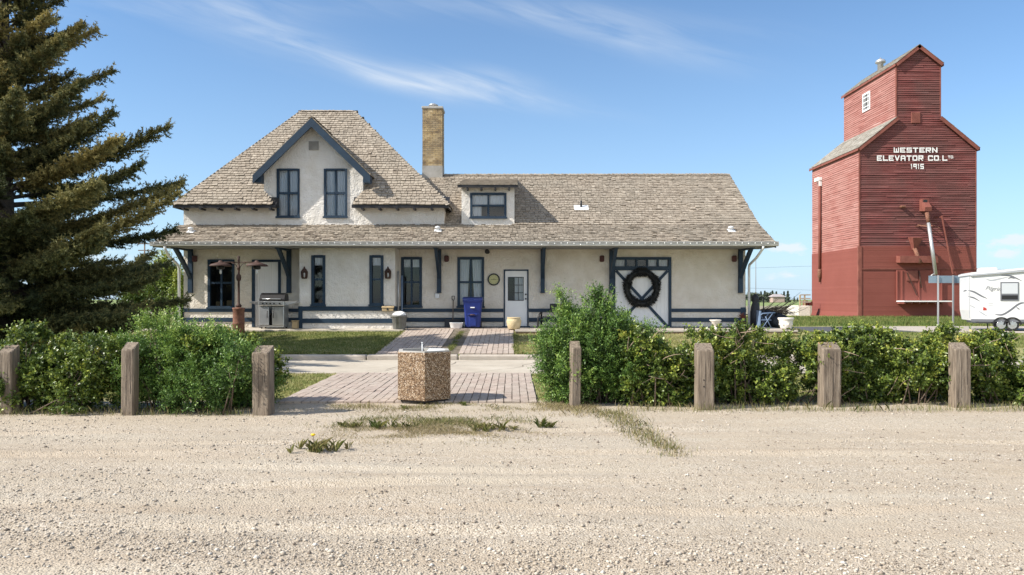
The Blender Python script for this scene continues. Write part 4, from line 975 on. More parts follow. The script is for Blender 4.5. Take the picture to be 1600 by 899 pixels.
m.bar((p.x - 0.10, WY - 0.0205, p.z), (p.x + 0.10, WY - 0.0205, p.z - 0.005), 0.018, 0.004, (0, 1, 0)); m.bar((p.x, WY - 0.0245, p.z - 0.01), (p.x + 0.012, WY - 0.0245, p.z + 0.05), 0.014, 0.004, (0, 1, 0))
m.build('plaque_marks', 'plaque_ink', pl)
# glimpses inside the big left window and the cat on the upper sill
m = MB(); m.box(-10.85, -10.62, WY + 0.3, WY + 0.5, 1.39, 1.62); m.box(-10.45, -10.2, WY + 0.3, WY + 0.45, 1.39, 1.66); tag(m.build('carton', 'box_wood'), 'brown cartons standing inside the large left window', 'box')

# ================================================================== PROPS AT THE HOUSE
PZ = 0.685
# twin-arm lamp post
Yl = 24.6; x = ux(373, Yl); lp = empty('lamp_post', (x, Yl, hgt(x, Yl)), 'rusty twin-arm lamp post with wide dish shades on a red barrel pedestal', 'lamp post')
z0 = hgt(x, Yl)
m = MB(); m.lathe((x, Yl, z0), [(0.17, 0), (0.19, 0.03), (0.185, 0.3), (0.195, 0.32), (0.185, 0.35), (0.185, 0.78), (0.20, 0.80), (0.20, 0.84), (0.03, 0.86)], 22); m.build('pedestal', 'rust', lp)
ft = vz(399, Yl) - z0
m = MB(); m.lathe((x, Yl, z0), [(0.085, 0.86), (0.09, 0.92), (0.05, 0.98), (0.04, 1.0), (0.035, 1.72), (0.07, 1.76), (0.085, 1.84), (0.07, 1.92), (0.036, 1.96), (0.034, 2.15), (0.06, 2.17), (0.034, 2.19), (0.03, ft - 0.2), (0.05, ft - 0.17), (0.03, ft - 0.12), (0.045, ft - 0.06), (0.0, ft)], 14); m.build('post', 'rust_dark', lp)
za = vz(410, Yl)
for sx in (-1, 1):
    xa = x + sx * 0.60; m = MB(); m.tube([(x, Yl, za), (x + sx * 0.66, Yl, za)], 0.014, 8)
    m.tube([(x + sx * 0.03, Yl, za - 0.27), (x + sx * 0.05, Yl, za - 0.15), (x + sx * 0.12, Yl, za - 0.06), (x + sx * 0.25, Yl, za - 0.01)], 0.012, 8); m.build('arm', 'rust_dark', lp)
    m = MB(); m.lathe((xa, Yl, za), [(0.02, 0.06), (0.06, 0.05), (0.08, 0.0), (0.16, -0.02), (0.30, -0.065), (0.37, -0.125), (0.365, -0.13), (0.29, -0.085), (0.1, -0.05)], 24); sh = m.build('lamp_shade', 'rust_dark' if sx > 0 else 'rust_dark', lp)
    m = MB(); m.lathe((xa, Yl, za - 0.06), [(0.12, 0), (0.125, -0.14), (0.10, -0.17), (0.05, -0.18)], 16); m.build('lamp_collar', 'black_metal', sh)
    m = MB(); m.lathe((xa, Yl, za - 0.24), [(0.03, 0), (0.035, -0.06), (0.03, -0.13), (0.01, -0.15)], 12); m.build('lamp_bulb', 'bulb', sh)
# barbecue
Yb = 25.55; x0, x1 = ux(406, Yb), ux(444, Yb); g = empty('barbecue', ((x0 + x1) / 2, Yb, PZ), 'stainless steel barbecue with black hood and side shelves against the wall', 'barbecue')
m = MB(); m.box(x0, x1, Yb - 0.02, Yb + 0.5, PZ + 0.06, PZ + 0.12); m.box(x0, x0 + 0.03, Yb, Yb + 0.5, PZ + 0.12, PZ + 0.78); m.box(x1 - 0.03, x1, Yb, Yb + 0.5, PZ + 0.12, PZ + 0.78); m.box(x0 + 0.03, x1 - 0.03, Yb + 0.47, Yb + 0.5, PZ + 0.12, PZ + 0.78); m.build('cabinet', 'steel', g)
m = MB(); xm = x0 + 0.36; m.bbox(x0 + 0.0, xm - 0.04, Yb - 0.03, Yb - 0.002, PZ + 0.13, PZ + 0.75, 0.008); m.build('cabinet_door', 'grey_metal', g)
m = MB(); m.bbox(xm + 0.07, x1 - 0.01, Yb - 0.03, Yb - 0.002, PZ + 0.13, PZ + 0.75, 0.008); m.build('cabinet_door', 'steel', g)
m = MB(); 
for xx in (xm - 0.09, xm + 0.12): m.tube([(xx, Yb - 0.06, PZ + 0.38), (xx, Yb - 0.06, PZ + 0.62)], 0.012, 8); m.bar((xx, Yb - 0.06, PZ + 0.4), (xx, Yb - 0.03, PZ + 0.4), 0.012); m.bar((xx, Yb - 0.06, PZ + 0.6), (xx, Yb - 0.03, PZ + 0.6), 0.012)
m.build('door_handle', 'black_metal', g)
m = MB(); m.lathe((xm + 0.02, Yb + 0.2, PZ + 0.13), [(0.10, 0), (0.12, 0.05), (0.12, 0.3), (0.08, 0.38), (0.04, 0.4)], 14); m.build('gas_bottle', 'black_metal', g)
m = MB(); m.bbox(x0 - 0.02, x1 + 0.02, Yb - 0.08, Yb + 0.02, PZ + 0.80, PZ + 0.95, 0.015); m.box(x0, x1, Yb + 0.021, Yb + 0.5, PZ + 0.79, PZ + 0.93); m.build('control_panel', 'steel', g)
for k in range(5):
    m = MB(); xx = x0 + 0.13 + k * 0.13 + (0.06 if k == 4 else 0); m.tube([(xx, Yb - 0.08, PZ + 0.87), (xx, Yb - 0.115, PZ + 0.87)], 0.028, 12); m.build('control_knob', 'black', g)
m = MB(); pr = [(Yb - 0.02, PZ + 0.955), (Yb - 0.02, PZ + 1.02), (Yb + 0.06, PZ + 1.16), (Yb + 0.2, PZ + 1.235), (Yb + 0.36, PZ + 1.22), (Yb + 0.48, PZ + 1.1), (Yb + 0.5, PZ + 0.955)]
m.prism([(x0 - 0.01, a, b) for a, b in pr], (x1 - x0 + 0.02, 0, 0)); hd_ = m.build('hood', 'black_metal', g)
m = MB(); m.tube([(x0 + 0.1, Yb - 0.06, PZ + 1.03), (x1 - 0.1, Yb - 0.06, PZ + 1.03)], 0.018, 8); m.bar((x0 + 0.12, Yb - 0.06, PZ + 1.03), (x0 + 0.12, Yb + 0.0, PZ + 1.03), 0.02); m.bar((x1 - 0.12, Yb - 0.06, PZ + 1.03), (x1 - 0.12, Yb + 0.0, PZ + 1.03), 0.02); m.build('hood_handle', 'steel', hd_)
for a, b in ((x0 - 0.36, x0 - 0.03), (x1 + 0.03, x1 + 0.45)):
    m = MB(); m.bbox(a, b, Yb - 0.05, Yb + 0.46, PZ + 0.90, PZ + 0.94, 0.01); m.prism([(a + 0.02, Yb - 0.05, PZ + 0.899), (b - 0.02, Yb - 0.05, PZ + 0.899), (b - 0.02 if a < x0 else a + 0.06, Yb - 0.05, PZ + 0.82), (b - 0.06 if a < x0 else a + 0.02, Yb - 0.05, PZ + 0.82)], (0, 0.04, 0)); m.build('side_shelf', 'steel', g)
for xx in (x0 + 0.05, x1 - 0.05):
    for yy in (Yb + 0.05, Yb + 0.43):
        m = MB(); m.tube([(xx - 0.015, yy, PZ + 0.03), (xx + 0.015, yy, PZ + 0.03)], 0.03, 12); m.build('castor', 'black', g)
m = MB(); m.bbox(x1 + 0.22, x1 + 0.4, Yb + 0.15, Yb + 0.45, PZ, PZ + 0.25, 0.01); m.box(x1 + 0.2, x1 + 0.42, Yb + 0.13, Yb + 0.47, PZ + 0.252, PZ + 0.28); tag(m.build('storage_crate', 'box_wood'), 'small tan crate on the ground under the barbecue side shelf', 'crate')
# blue wheeled cart
def cart(loc):
    x, y, z = loc; r = empty('refuse_cart', loc, 'dark blue wheeled refuse cart standing under the curtained window', 'refuse cart')
    m = MB(); w0, w1, d0, d1 = 0.255, 0.325, 0.26, 0.36
    prof = [(0.0, w0, d0), (0.5, 0.29, 0.31), (0.86, w1, d1), (0.90, w1 + 0.02, d1 + 0.02), (0.95, w1 + 0.02, d1 + 0.02)]
    rings = []
    for h, w, d in prof:
        b = 0.05; rings.append(m.add([(x - w + b, y - d, z + 0.05 + h), (x + w - b, y - d, z + 0.05 + h), (x + w, y - d + b, z + 0.05 + h), (x + w, y + d - b, z + 0.05 + h), (x + w - b, y + d, z + 0.05 + h), (x - w + b, y + d, z + 0.05 + h), (x - w, y + d - b, z + 0.05 + h), (x - w, y - d + b, z + 0.05 + h)]))
    for a, b in zip(rings[:-1], rings[1:]):
        for k in range(8): l = (k + 1) % 8; m.face((a + k, a + l, b + l, b + k))
    m.face([rings[0] + k for k in range(8)][::-1]); m.face([rings[-1] + k for k in range(8)])
    m.build('cart_body', 'cart_blue', r)
    m = MB(); m.bbox(x - 0.13, x + 0.13, y - 0.335, y - 0.27, z + 0.08, z + 0.42, 0.02); m.bbox(x - 0.17, x + 0.17, y - 0.37, y - 0.30, z + 0.45, z + 0.52, 0.015); m.build('front_rib', 'cart_blue', r)
    m = MB(); m.box(x - 0.075, x + 0.075, y - 0.373, y - 0.34, z + 0.715, z + 0.75); m.build('sticker', 'bulb', r)
    m = MB(); m.tube([(x - 0.08, y - 0.375, z + 0.48), (x + 0.08, y - 0.375, z + 0.48)], 0.02, 8); m.build('catch_bar', 'rust_dark', r)
    m = MB(); pr = [(y - 0.39, z + 1.003), (y - 0.36, z + 1.06), (y - 0.1, z + 1.10), (y + 0.2, z + 1.10), (y + 0.38, z + 1.06), (y + 0.42, z + 1.003)]
    m.prism([(x - 0.345, a, b) for a, b in pr], (0.69, 0, 0)); m.build('cart_lid', 'cart_blue', r)
    for sx in (-1, 1):
        m = MB(); m.tube([(x + sx * 0.23, y + 0.30, z + 0.12), (x + sx * 0.29, y + 0.30, z + 0.12)], 0.12, 18); m.build('wheel', 'black', r)
cart((ux(739, 26.1), 26.15, PZ))
# grey bin with a white bag on top
Yt = 25.25; x = ux(624, Yt); zb = float(np.interp(Yt, YK, ZK)) + 0.03
r = empty('rubbish_bin', (x, Yt, zb), 'round grey plastic bin on the brick path at the bay corner', 'bin')
m = MB(); m.lathe((x, Yt, zb), [(0.19, 0), (0.20, 0.02), (0.245, 0.44), (0.265, 0.45), (0.265, 0.49), (0.25, 0.50), (0.235, 0.47), (0.19, 0.05)], 26)
for k in range(13): a = k * 2 * math.pi / 13; m.bar((x + 0.203 * math.cos(a), Yt + 0.203 * math.sin(a), zb + 0.04), (x + 0.246 * math.cos(a), Yt + 0.246 * math.sin(a), zb + 0.42), 0.02)
m.build('bin_body', 'bin_grey', r)
for sx in (-1, 1): m = MB(); m.bbox(x + sx * 0.27 - 0.03, x + sx * 0.27 + 0.03, Yt - 0.06, Yt + 0.06, zb + 0.40, zb + 0.44, 0.01); m.build('bin_handle', 'bin_grey', r)
def lump(m, c, rx, ry, rz_, seed, amp=0.18, seg=18, rows=9):
    rnd = random.Random(seed); ph = [rnd.uniform(0, 6) for _ in range(6)]; rings = []; m.smooth = True
    for i in range(rows + 1):
        t = math.pi * i / rows; ring = []
        for k in range(seg):
            a = 2 * math.pi * k / seg; q = 1 + amp * (math.sin(3 * a + ph[0] + 2 * t) * 0.5 + math.sin(5 * a + ph[1]) * math.sin(3 * t + ph[2]) * 0.6 + 0.4 * math.sin(7 * a + 4 * t + ph[3]))
            ring.append((c[0] + rx * q * math.sin(t) * math.cos(a), c[1] + ry * q * math.sin(t) * math.sin(a), c[2] + rz_ * q * math.cos(t)))
        rings.append(m.add(ring))
    for i in range(rows):
        for k in range(seg): l = (k + 1) % seg; m.face((rings[i] + k, rings[i + 1] + k, rings[i + 1] + l, rings[i] + l))
m = MB(); lump(m, (x + 0.02, Yt, zb + 0.52), 0.22, 0.21, 0.10, 3, 0.22); tag(m.build('rubbish_bag', 'bag_white'), 'crumpled white plastic bag heaped on top of the grey bin', 'bag')
# shovel leaning on the wall
x = ux(708, 26.75); s = empty('shovel', (x, 26.75, PZ), 'dark shovel with D handle leaning between outlet and blue cart', 'shovel')
m = MB(); m.tube([(x, 26.62, PZ + 0.3), (x, 26.80, vz(470, 26.8))], 0.017, 8); m.build('shaft', 'pole_wood', s)
zt = vz(463, 26.8); m = MB(); m.tube([(x, 26.80, zt - 0.16), (x - 0.045, 26.80, zt - 0.10), (x - 0.05, 26.81, zt), (x + 0.05, 26.81, zt), (x + 0.045, 26.80, zt - 0.10), (x, 26.80, zt - 0.16)], 0.014, 8); m.build('grip', 'black', s)
m = MB(); m.prism([(x - 0.30, 26.56, PZ + 0.01), (x + 0.30, 26.56, PZ + 0.01), (x + 0.30, 26.66, PZ + 0.30), (x - 0.30, 26.66, PZ + 0.30)], (0, 0.012, 0.004)); m.build('blade', 'black', s)
# low white basin
x = ux(713, 25.9); m = MB(); m.lathe((x, 25.9, PZ), [(0.17, 0), (0.20, 0.03), (0.235, 0.19), (0.25, 0.20), (0.235, 0.205), (0.19, 0.06), (0.0, 0.05)], 24); tag(m.build('basin', 'bag_white'), 'low white tub set on the bricks before the shovel', 'tub')
# cream pot by the door
x = ux(803, 25.3); z = 0.685; m = MB(); m.lathe((x, 25.3, z), [(0.18, 0), (0.20, 0.02), (0.24, 0.16), (0.255, 0.26), (0.235, 0.33), (0.215, 0.36), (0.235, 0.385), (0.235, 0.405), (0.20, 0.40), (0.19, 0.3), (0.0, 0.28)], 28)
m.tube([(x + 0.245 * math.cos(a), 25.3 + 0.245 * math.sin(a), z + 0.30 - 0.06 * abs(math.sin(1.5 * a))) for a in np.linspace(0, 6.283, 37)], 0.012, 6, False)
tag(m.build('garden_pot', 'cream'), 'round cream garden pot at the front door corner', 'pot')
# bench behind the shrub
x = ux(862, 26.2); b = empty('bench', (x, 26.3, PZ), 'black metal bench with rounded arm half hidden behind the tall shrub', 'bench')
m = MB()
for sx in (-0.45, 0.6): m.tube([(x + sx - 0.05, 25.9, PZ), (x + sx - 0.04, 25.9, PZ + 0.38), (x + sx + 0.02, 25.93, PZ + 0.52), (x + sx + 0.1, 26.1, PZ + 0.56), (x + sx + 0.1, 26.45, PZ + 0.5), (x + sx + 0.1, 26.5, PZ)], 0.03, 8)
m.build('bench_frame', 'black', b)
m = MB()
for k in range(5): m.bbox(x - 0.45, x + 0.7, 25.95 + k * 0.1, 26.03 + k * 0.1, PZ + 0.38, PZ + 0.41, 0.006)
m.build('seat', 'black', b)
m = MB(); m.bbox(x - 0.05, x + 0.7, 26.5, 26.56, PZ + 0.55, PZ + 0.86, 0.02); m.build('backrest', 'black', b)

# pots on the platform
x = ux(1118, 24.9); z = 0.685; m = MB(); m.lathe((x, 24.9, z), [(0.13, 0), (0.13, 0.03), (0.06, 0.06), (0.05, 0.12), (0.10, 0.16), (0.13, 0.25), (0.19, 0.30), (0.20, 0.33), (0.17, 0.33), (0.12, 0.26), (0, 0.25)], 24); tag(m.build('urn', 'urn_white'), 'small white footed urn on the timber platform edge', 'urn')
x = ux(1228, 24.95); m = MB(); m.lathe((x, 24.95, z + 0.03), [(0.165, 0), (0.18, 0.02), (0.225, 0.24), (0.215, 0.26), (0.25, 0.30), (0.265, 0.35), (0.25, 0.37), (0.21, 0.36), (0.18, 0.1), (0, 0.08)], 28)
for k in range(8): a = k * math.pi / 4; m.bbox(x + 0.2 * math.cos(a) - 0.03, x + 0.2 * math.cos(a) + 0.03, 24.95 + 0.2 * math.sin(a) - 0.03, 24.95 + 0.2 * math.sin(a) + 0.03, z + 0.14, z + 0.22, 0.012)
bp_ = m.build('garden_pot', 'urn_white'); tag(bp_, 'large white moulded pot at the far right end of the platform', 'pot')
m = MB()
for k in range(4): a = k * math.pi / 2 + 0.5; m.tube([(x + 0.13 * math.cos(a), 24.95 + 0.13 * math.sin(a), z), (x + 0.13 * math.cos(a), 24.95 + 0.13 * math.sin(a), z + 0.03)], 0.025, 8)
m.build('pot_foot', 'rust_dark', bp_)
# folding chair
def chair():
    y = 26.0; x0, x1 = ux(1184, y), ux(1206, y); c = empty('folding_chair', ((x0 + x1) / 2, y, PZ), 'pale blue folding chair beside the dark heap at the house corner', 'chair')
    for yy in (y - 0.2, y + 0.2):
        m = MB(); m.tube([(x0 + 0.08, yy, PZ), (x1 - 0.02, yy, PZ + 0.56)], 0.014, 8); m.build('leg', 'chair_blue', c)
        m = MB(); m.tube([(x1 - 0.08, yy, PZ), (x0 + 0.2, yy, PZ + 0.42)], 0.014, 8); m.build('leg', 'chair_blue', c)
        m = MB(); m.tube([(x0 + 0.02, yy, PZ + 0.45), (x0 + 0.1, yy, PZ + 0.52), (x1 + 0.05, yy, PZ + 0.55)], 0.018, 8); m.build('armrest', 'chair_blue', c)
    m = MB(); m.bbox(x0 + 0.06, x1 - 0.08, y - 0.19, y + 0.19, PZ + 0.28, PZ + 0.31, 0.008); m.build('seat', 'chair_blue', c)
    m = MB(); m.prism([(x0 + 0.0, y - 0.19, PZ + 0.0), (x0 + 0.03, y - 0.19, PZ + 0.0), (x0 + 0.06, y - 0.19, PZ + 0.62), (x0 + 0.02, y - 0.19, PZ + 0.62)], (0, 0.38, 0)); m.build('backrest', 'chair_blue', c)
chair()
y = 27.6; x = ux(1216, y); m = MB(); lump(m, (x - 0.1, y, PZ + 0.12), 0.50, 0.5, 0.36, 9, 0.24, 30, 14); lump(m, (x - 0.5, y + 0.1, PZ + 0.22), 0.34, 0.4, 0.38, 4, 0.2, 24, 12); tag(m.build('tarp_heap', 'tarp'), 'low heap under a black tarp behind the folding chair', 'heap')
y = 27.9; x = ux(1205, y); br = MB(); rnd = random.Random(5)
for k in range(60):
    a = rnd.uniform(-0.3, 0.9); p = Vector((x + rnd.uniform(-0.5, 0.4), y + rnd.uniform(-0.3, 0.3), PZ + 0.42 + rnd.uniform(0, 0.2))); pts = [p]; L = rnd.uniform(0.5, 1.1); e = rnd.uniform(-0.1, 0.5)
    for j in range(5): pts.append(pts[-1] + Vector((math.cos(a) * L / 5, rnd.uniform(-0.06, 0.06), math.sin(e) * L / 5))); e += rnd.uniform(-0.25, 0.35)
    br.tube(pts, [0.016, 0.014, 0.012, 0.009, 0.007, 0.004], 5)
tag(br.build('branch_pile', 'stem'), 'tangled pile of bare cut branches heaped over the black tarp', 'branches')
y = 27.3; x0, x1 = ux(1171, y), ux(1193, y); rk = empty('metal_rack', ((x0 + x1) / 2, y, PZ), 'black square tube rack standing behind the corner downspout', 'rack'); m = MB(); zt = vz(465, y)
for yy in (y, y + 0.5):
    m.bar((x0, yy, PZ), (x0, yy, zt), 0.035); m.bar((x1, yy, PZ), (x1, yy, zt), 0.035); m.bar((x0, yy, zt), (x1, yy, zt), 0.035); m.bar((x0, yy, PZ + 0.45), (x1, yy, PZ + 0.45), 0.035)
m.bar((x0, y, zt), (x0, y + 0.5, zt), 0.035); m.bar((x1, y, zt), (x1, y + 0.5, zt), 0.035); m.build('rack_frame', 'black', rk)
x = ux(1180, 26.8); m = MB(); m.lathe((x, 26.8, PZ), [(0.17, 0), (0.18, 0.4), (0.15, 0.75), (0.10, 0.9), (0.13, 1.0), (0.12, 1.12), (0.05, 1.2), (0, 1.21)], 16); tag(m.build('covered_heater', 'tarp'), 'tall dark bundle wrapped in black cover at the house corner', 'bundle')
x = ux(1160, 26.5); dp = empty('dry_plant', (x, 26.5, PZ), 'withered reddish plant with spiky leaves in a dark pot', 'plant'); m = MB(); m.lathe((x, 26.5, PZ), [(0.09, 0), (0.13, 0.22), (0.14, 0.24), (0.1, 0.23)], 16); m.build('pot', 'rust_dark', dp)
m = MB()
for k in range(26): a = k * 2.4; e = random.uniform(0.2, 1.3); d = Vector((math.cos(a) * math.cos(e), math.sin(a) * math.cos(e), math.sin(e))); q = Vector((x, 26.5, PZ + 0.32)); m.bar(q, q + d * random.uniform(0.14, 0.26), 0.022, 0.006)
m.bar((x, 26.5, PZ + 0.2), (x, 26.5, PZ + 0.36), 0.02); m.build('foliage', 'dry_red', dp)

# ================================================================== PLANTER, POSTS, HEDGES
Yp, Xp, Rp, Hp = 12.42, ux(662.5, 12.42), 0.495, 0.84
pla = empty('planter', (Xp, Yp, 0.01), 'hexagonal pebble faced concrete planter standing at the front of the brick paving', 'planter')
a0 = R(-90 + 8) + math.atan2(-Xp, Yp) * 0
m = MB(); m.lathe((Xp, Yp, 0.03), [(Rp - 0.05, 0), (Rp - 0.05, 0.03)], 6, a0, False); m.build('planter_base', 'black', pla)
m = MB(); m.lathe((Xp, Yp, 0.06), [(Rp - 0.01, 0), (Rp, 0.01), (Rp, Hp - 0.07), (Rp - 0.012, Hp - 0.06)], 6, a0, False, cap=False); m.poly([(Xp + (Rp - 0.01) * math.cos(a0 + k * math.pi / 3), Yp + (Rp - 0.01) * math.sin(a0 + k * math.pi / 3), 0.06) for k in range(6)][::-1]); m.build('planter_body', 'aggregate', pla)
m = MB(); zt = 0.06 + Hp - 0.06; m.lathe((Xp, Yp, zt), [(Rp - 0.012, 0), (Rp - 0.02, 0.02), (Rp - 0.09, 0.02), (Rp - 0.10, -0.16), (0.0, -0.17)], 6, a0, False, cap=False); m.build('planter_rim', 'cement', pla)
m = MB(); h = [(Xp + (Rp - 0.095) * math.cos(a0 + k * math.pi / 3), Yp + (Rp - 0.095) * math.sin(a0 + k * math.pi / 3)) for k in range(6)]
m.prism([(h[0][0] + 0.02, h[0][1] + 0.1, zt - 0.015), (h[1][0], h[1][1], zt - 0.015), (h[2][0], h[2][1], zt - 0.015), (h[3][0] + 0.1, h[3][1], zt - 0.015)], (0, 0, 0.03)); m.build('planter_cover', 'white_metal', pla)
m = MB(); m.tube([(Xp - 0.03, Yp + 0.0, zt - 0.15), (Xp - 0.03, Yp - 0.0, zt + 0.12)], 0.008, 8); m.tube([(Xp - 0.03, Yp, zt + 0.12), (Xp - 0.03, Yp, zt + 0.145)], 0.012, 8); tag(m.build('stick', 'white_metal'), 'thin white stick poking up out of the planter', 'stick')

posts = [(7, 545, 614, 24, 0.30, 'weathered timber post cut by the left edge of the view'), (198, 537, 650, 23, 0.24, 'weathered timber post between the dark left hedge and the bright left shrub'),
         (407, 534, 650, 32, 0.30, 'weathered square timber post in front of the bright left shrub'), (900, 534, 637, 18, 0.26, 'narrow timber post before the tall right shrub'),
         (1103, 532, 641, 31, 0.32, 'wide cracked timber post with bolt holes right of the tall shrub'), (1300, 531, 637, 34, 0.30, 'weathered timber post with sloping top right of a gap in the hedge'),
         (1505, 532, 638, 29, 0.28, 'weathered timber post between the two rightmost hedge bushes')]
for i, (u, vt, vb, wpx, dep, lab) in enumerate(posts):
    vb = 648 if i == 0 else vb
    Y = EYE * FPX / (vb - 468); x = ux(u, Y); w = wpx * 0.86 * Y / FPX; dep *= 0.75; top = 0.93 if i != 3 else 0.95
    if i == 1: top = 0.98
    o = empty('timber_post', (x, Y, 0), lab, 'post', 'timber posts along the hedge'); m = MB()
    a = w / 2; c = 0.018; zf, zb = top - 0.01, top + 0.085
    ring = [(-a + c, 0), (a - c, 0), (a, c), (a, dep - c), (a - c, dep), (-a + c, dep), (-a, dep - c), (-a, c)]
    lean = random.uniform(-0.012, 0.012); nlev = 7; rr = []
    for k in range(nlev):
        t = k / (nlev - 1); q = 1 + random.uniform(-0.015, 0.015)
        rr.append(m.add([(px * q + lean * t, py, -0.05 + t * ((zf if py < dep * 0.3 else zb) - 0.02 + 0.05)) for px, py in ring]))
    rr.append(m.add([(px * 0.95 + lean, py * 0.95 + dep * 0.025, (zf if py < dep * 0.3 else zb)) for px, py in ring]))
    for p_, q_ in zip(rr[:-1], rr[1:]):
        for k in range(8): l = (k + 1) % 8; m.face((p_ + k, p_ + l, q_ + l, q_ + k))
    m.face([rr[-1] + k for k in range(8)])
    m.build('post_body', 'timber', o, local=True)
    cxx = random.uniform(-0.15, 0.2) * w; zz = random.uniform(0.05, 0.2)
    for s_ in range(1 if i == 3 else 2):
        m = MB(); px = cxx + (s_ * 0.35 - 0.1) * w; z_ = zz
        while z_ < top - 0.06:
            qx = px + random.uniform(-0.004, 0.004); wd_ = 0.0035 + 0.003 * math.sin(z_ * 4) ** 2
            m.poly([(px - wd_ / 2, -0.0025, z_), (px + wd_ / 2, -0.0025, z_), (qx + wd_ / 2, -0.0025, min(z_ + 0.09, top - 0.04)), (qx - wd_ / 2, -0.0025, min(z_ + 0.09, top - 0.04))]); px = qx; z_ += 0.09
        zz = random.uniform(0.3, 0.5)
        m.build('crack', 'crack', o, local=True)
    if i == 4:
        m = MB()
        for zz in (0.36, 0.46): m.tube([(-0.03, 0.004, zz), (-0.03, -0.004, zz)], 0.012, 10)
        m.build('bolt_hole', 'crack', o, local=True)
    o.rotation_euler = (0, 0, random.uniform(-0.08, 0.08) + (0.12 if i == 3 else 0))

def unit(a): return a / np.maximum(np.linalg.norm(a, axis=-1, keepdims=True), 1e-9)
def leafmesh(org, dirs, length, k, ll, lw, var, spread=0.9, vj=0.10):
    N = len(org); t = (np.arange(k)[None] + rng.random((N, k))) / k
    p = org[:, None] + dirs[:, None] * (length[:, None] * t)[..., None]
    rnd = unit(rng.normal(0, 1, (N, k, 3))); perp = unit(rnd - (rnd * dirs[:, None]).sum(-1, keepdims=True) * dirs[:, None])
    d = unit(dirs[:, None] * 0.55 + perp * spread + np.array([0, 0, 0.12])); s = unit(np.cross(d, unit(rng.normal(0, 1, (N, k, 3)) + np.array([0, 0, 1.0])))); n = np.cross(s, d)
    sc = rng.uniform(0.65, 1.25, (N, k, 1)); L = ll * sc; Wd = lw * sc
    a = p; b = p + d * L * 0.5 + s * Wd * 0.5 + n * L * 0.08; c = p + d * L; e = p + d * L * 0.5 - s * Wd * 0.5 + n * L * 0.08
    V = np.stack([a, b, c, e], 2).reshape(-1, 3); F = np.arange(len(V)).reshape(-1, 4)
    vv = np.clip(np.repeat(var[:, None], k, 1) + 0.22 * (t - 0.5) + rng.normal(0, vj, (N, k)), 0, 1).ravel()
    return V, F, vv
def shrub(name, label, blobs, per, k, ll, lw, material, base, group=None, shoot=(0.12, 0.26), upb=0.45, cat='hedge', tipvar=0.35, seed=1, clipz=0.02, twigs=0):
    """blobs: list of (x, y, z, rx, ry, rz)"""
    cx = np.mean([b[0] for b in blobs]); cy = np.mean([b[1] for b in blobs])
    o = empty(name, (cx, cy, 0), label, cat, group); OO = []; DD = []; VV = []; SS = []
    zmax = max(b[2] + b[5] for b in blobs)
    for b in blobs:
        c = np.array(b[:3]); r = np.array(b[3:]); n = int(per * (r[0] * r[2] + r[0] * r[1] + r[1] * r[2]) / 0.27)
        nc = max(8, n // 11); cu = unit(rng.normal(0, 1, (nc, 3)) + np.array([0, -0.25, 0.15])); cr = 0.55 + 0.5 * rng.random(nc) ** 0.6; cv = rng.normal(0, 0.11, nc)
        g = rng.integers(0, nc, n); u = cu[g]; rad = cr[g]
        p = c + u * r * rad[:, None] + rng.normal(0, 0.028, (n, 3)); d = unit(u * 0.75 + rng.normal(0, 0.5, (n, 3)) + np.array([0, -0.06, upb]))
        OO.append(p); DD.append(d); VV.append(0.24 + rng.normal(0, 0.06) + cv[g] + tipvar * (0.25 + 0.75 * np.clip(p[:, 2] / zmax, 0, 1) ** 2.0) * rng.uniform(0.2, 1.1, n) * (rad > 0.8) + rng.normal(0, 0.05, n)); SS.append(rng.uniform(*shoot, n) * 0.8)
    O, D, Vr, Sh = map(np.concatenate, (OO, DD, VV, SS)); kk = O[:, 2] > clipz; O, D, Vr, Sh = O[kk], D[kk], Vr[kk], Sh[kk]
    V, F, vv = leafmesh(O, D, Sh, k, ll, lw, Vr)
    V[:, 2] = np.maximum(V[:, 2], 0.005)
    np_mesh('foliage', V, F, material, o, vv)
    m = MB(); rs = random.Random(seed)
    for b in blobs:
        for q in range(3):
            e = Vector((b[0] + rs.uniform(-0.7, 0.7) * b[3], b[1] + rs.uniform(-0.6, 0.6) * b[4], b[2] + rs.uniform(0.2, 0.9) * b[5])); s = Vector((b[0] * 0.7 + cx * 0.3 + rs.uniform(-0.2, 0.2), b[1] + rs.uniform(-0.15, 0.15), 0.0))
            mid = s.lerp(e, 0.5) + Vector((rs.uniform(-0.1, 0.1), rs.uniform(-0.1, 0.1), 0.05)); m.tube([s, mid, e], [0.012, 0.009, 0.004], 5)
    m.build('stems', 'stem', o)
    if twigs:
        for q in range(twigs):
            m = MB()
            b = rs.choice(blobs); s = Vector((b[0] + rs.uniform(-1, 1) * b[3], b[1] - b[4] * rs.uniform(0.75, 1.0), max(0.1, b[2] + rs.uniform(-0.8, 0.6) * b[5]))); pts = [s]; dv = Vector((rs.uniform(-0.9, 0.9), rs.uniform(-0.5, 0), rs.uniform(-0.1, 0.8))).normalized()
            for j in range(4): pts.append(pts[-1] + dv * rs.uniform(0.06, 0.13)); dv = (dv + Vector((rs.uniform(-.3, .3), rs.uniform(-.2, .2), rs.uniform(-.3, .3)))).normalized()
            m.tube(pts, [0.006, 0.006, 0.005, 0.004, 0.003], 5); m.build('bare_twig', 'twig', o)
    return o
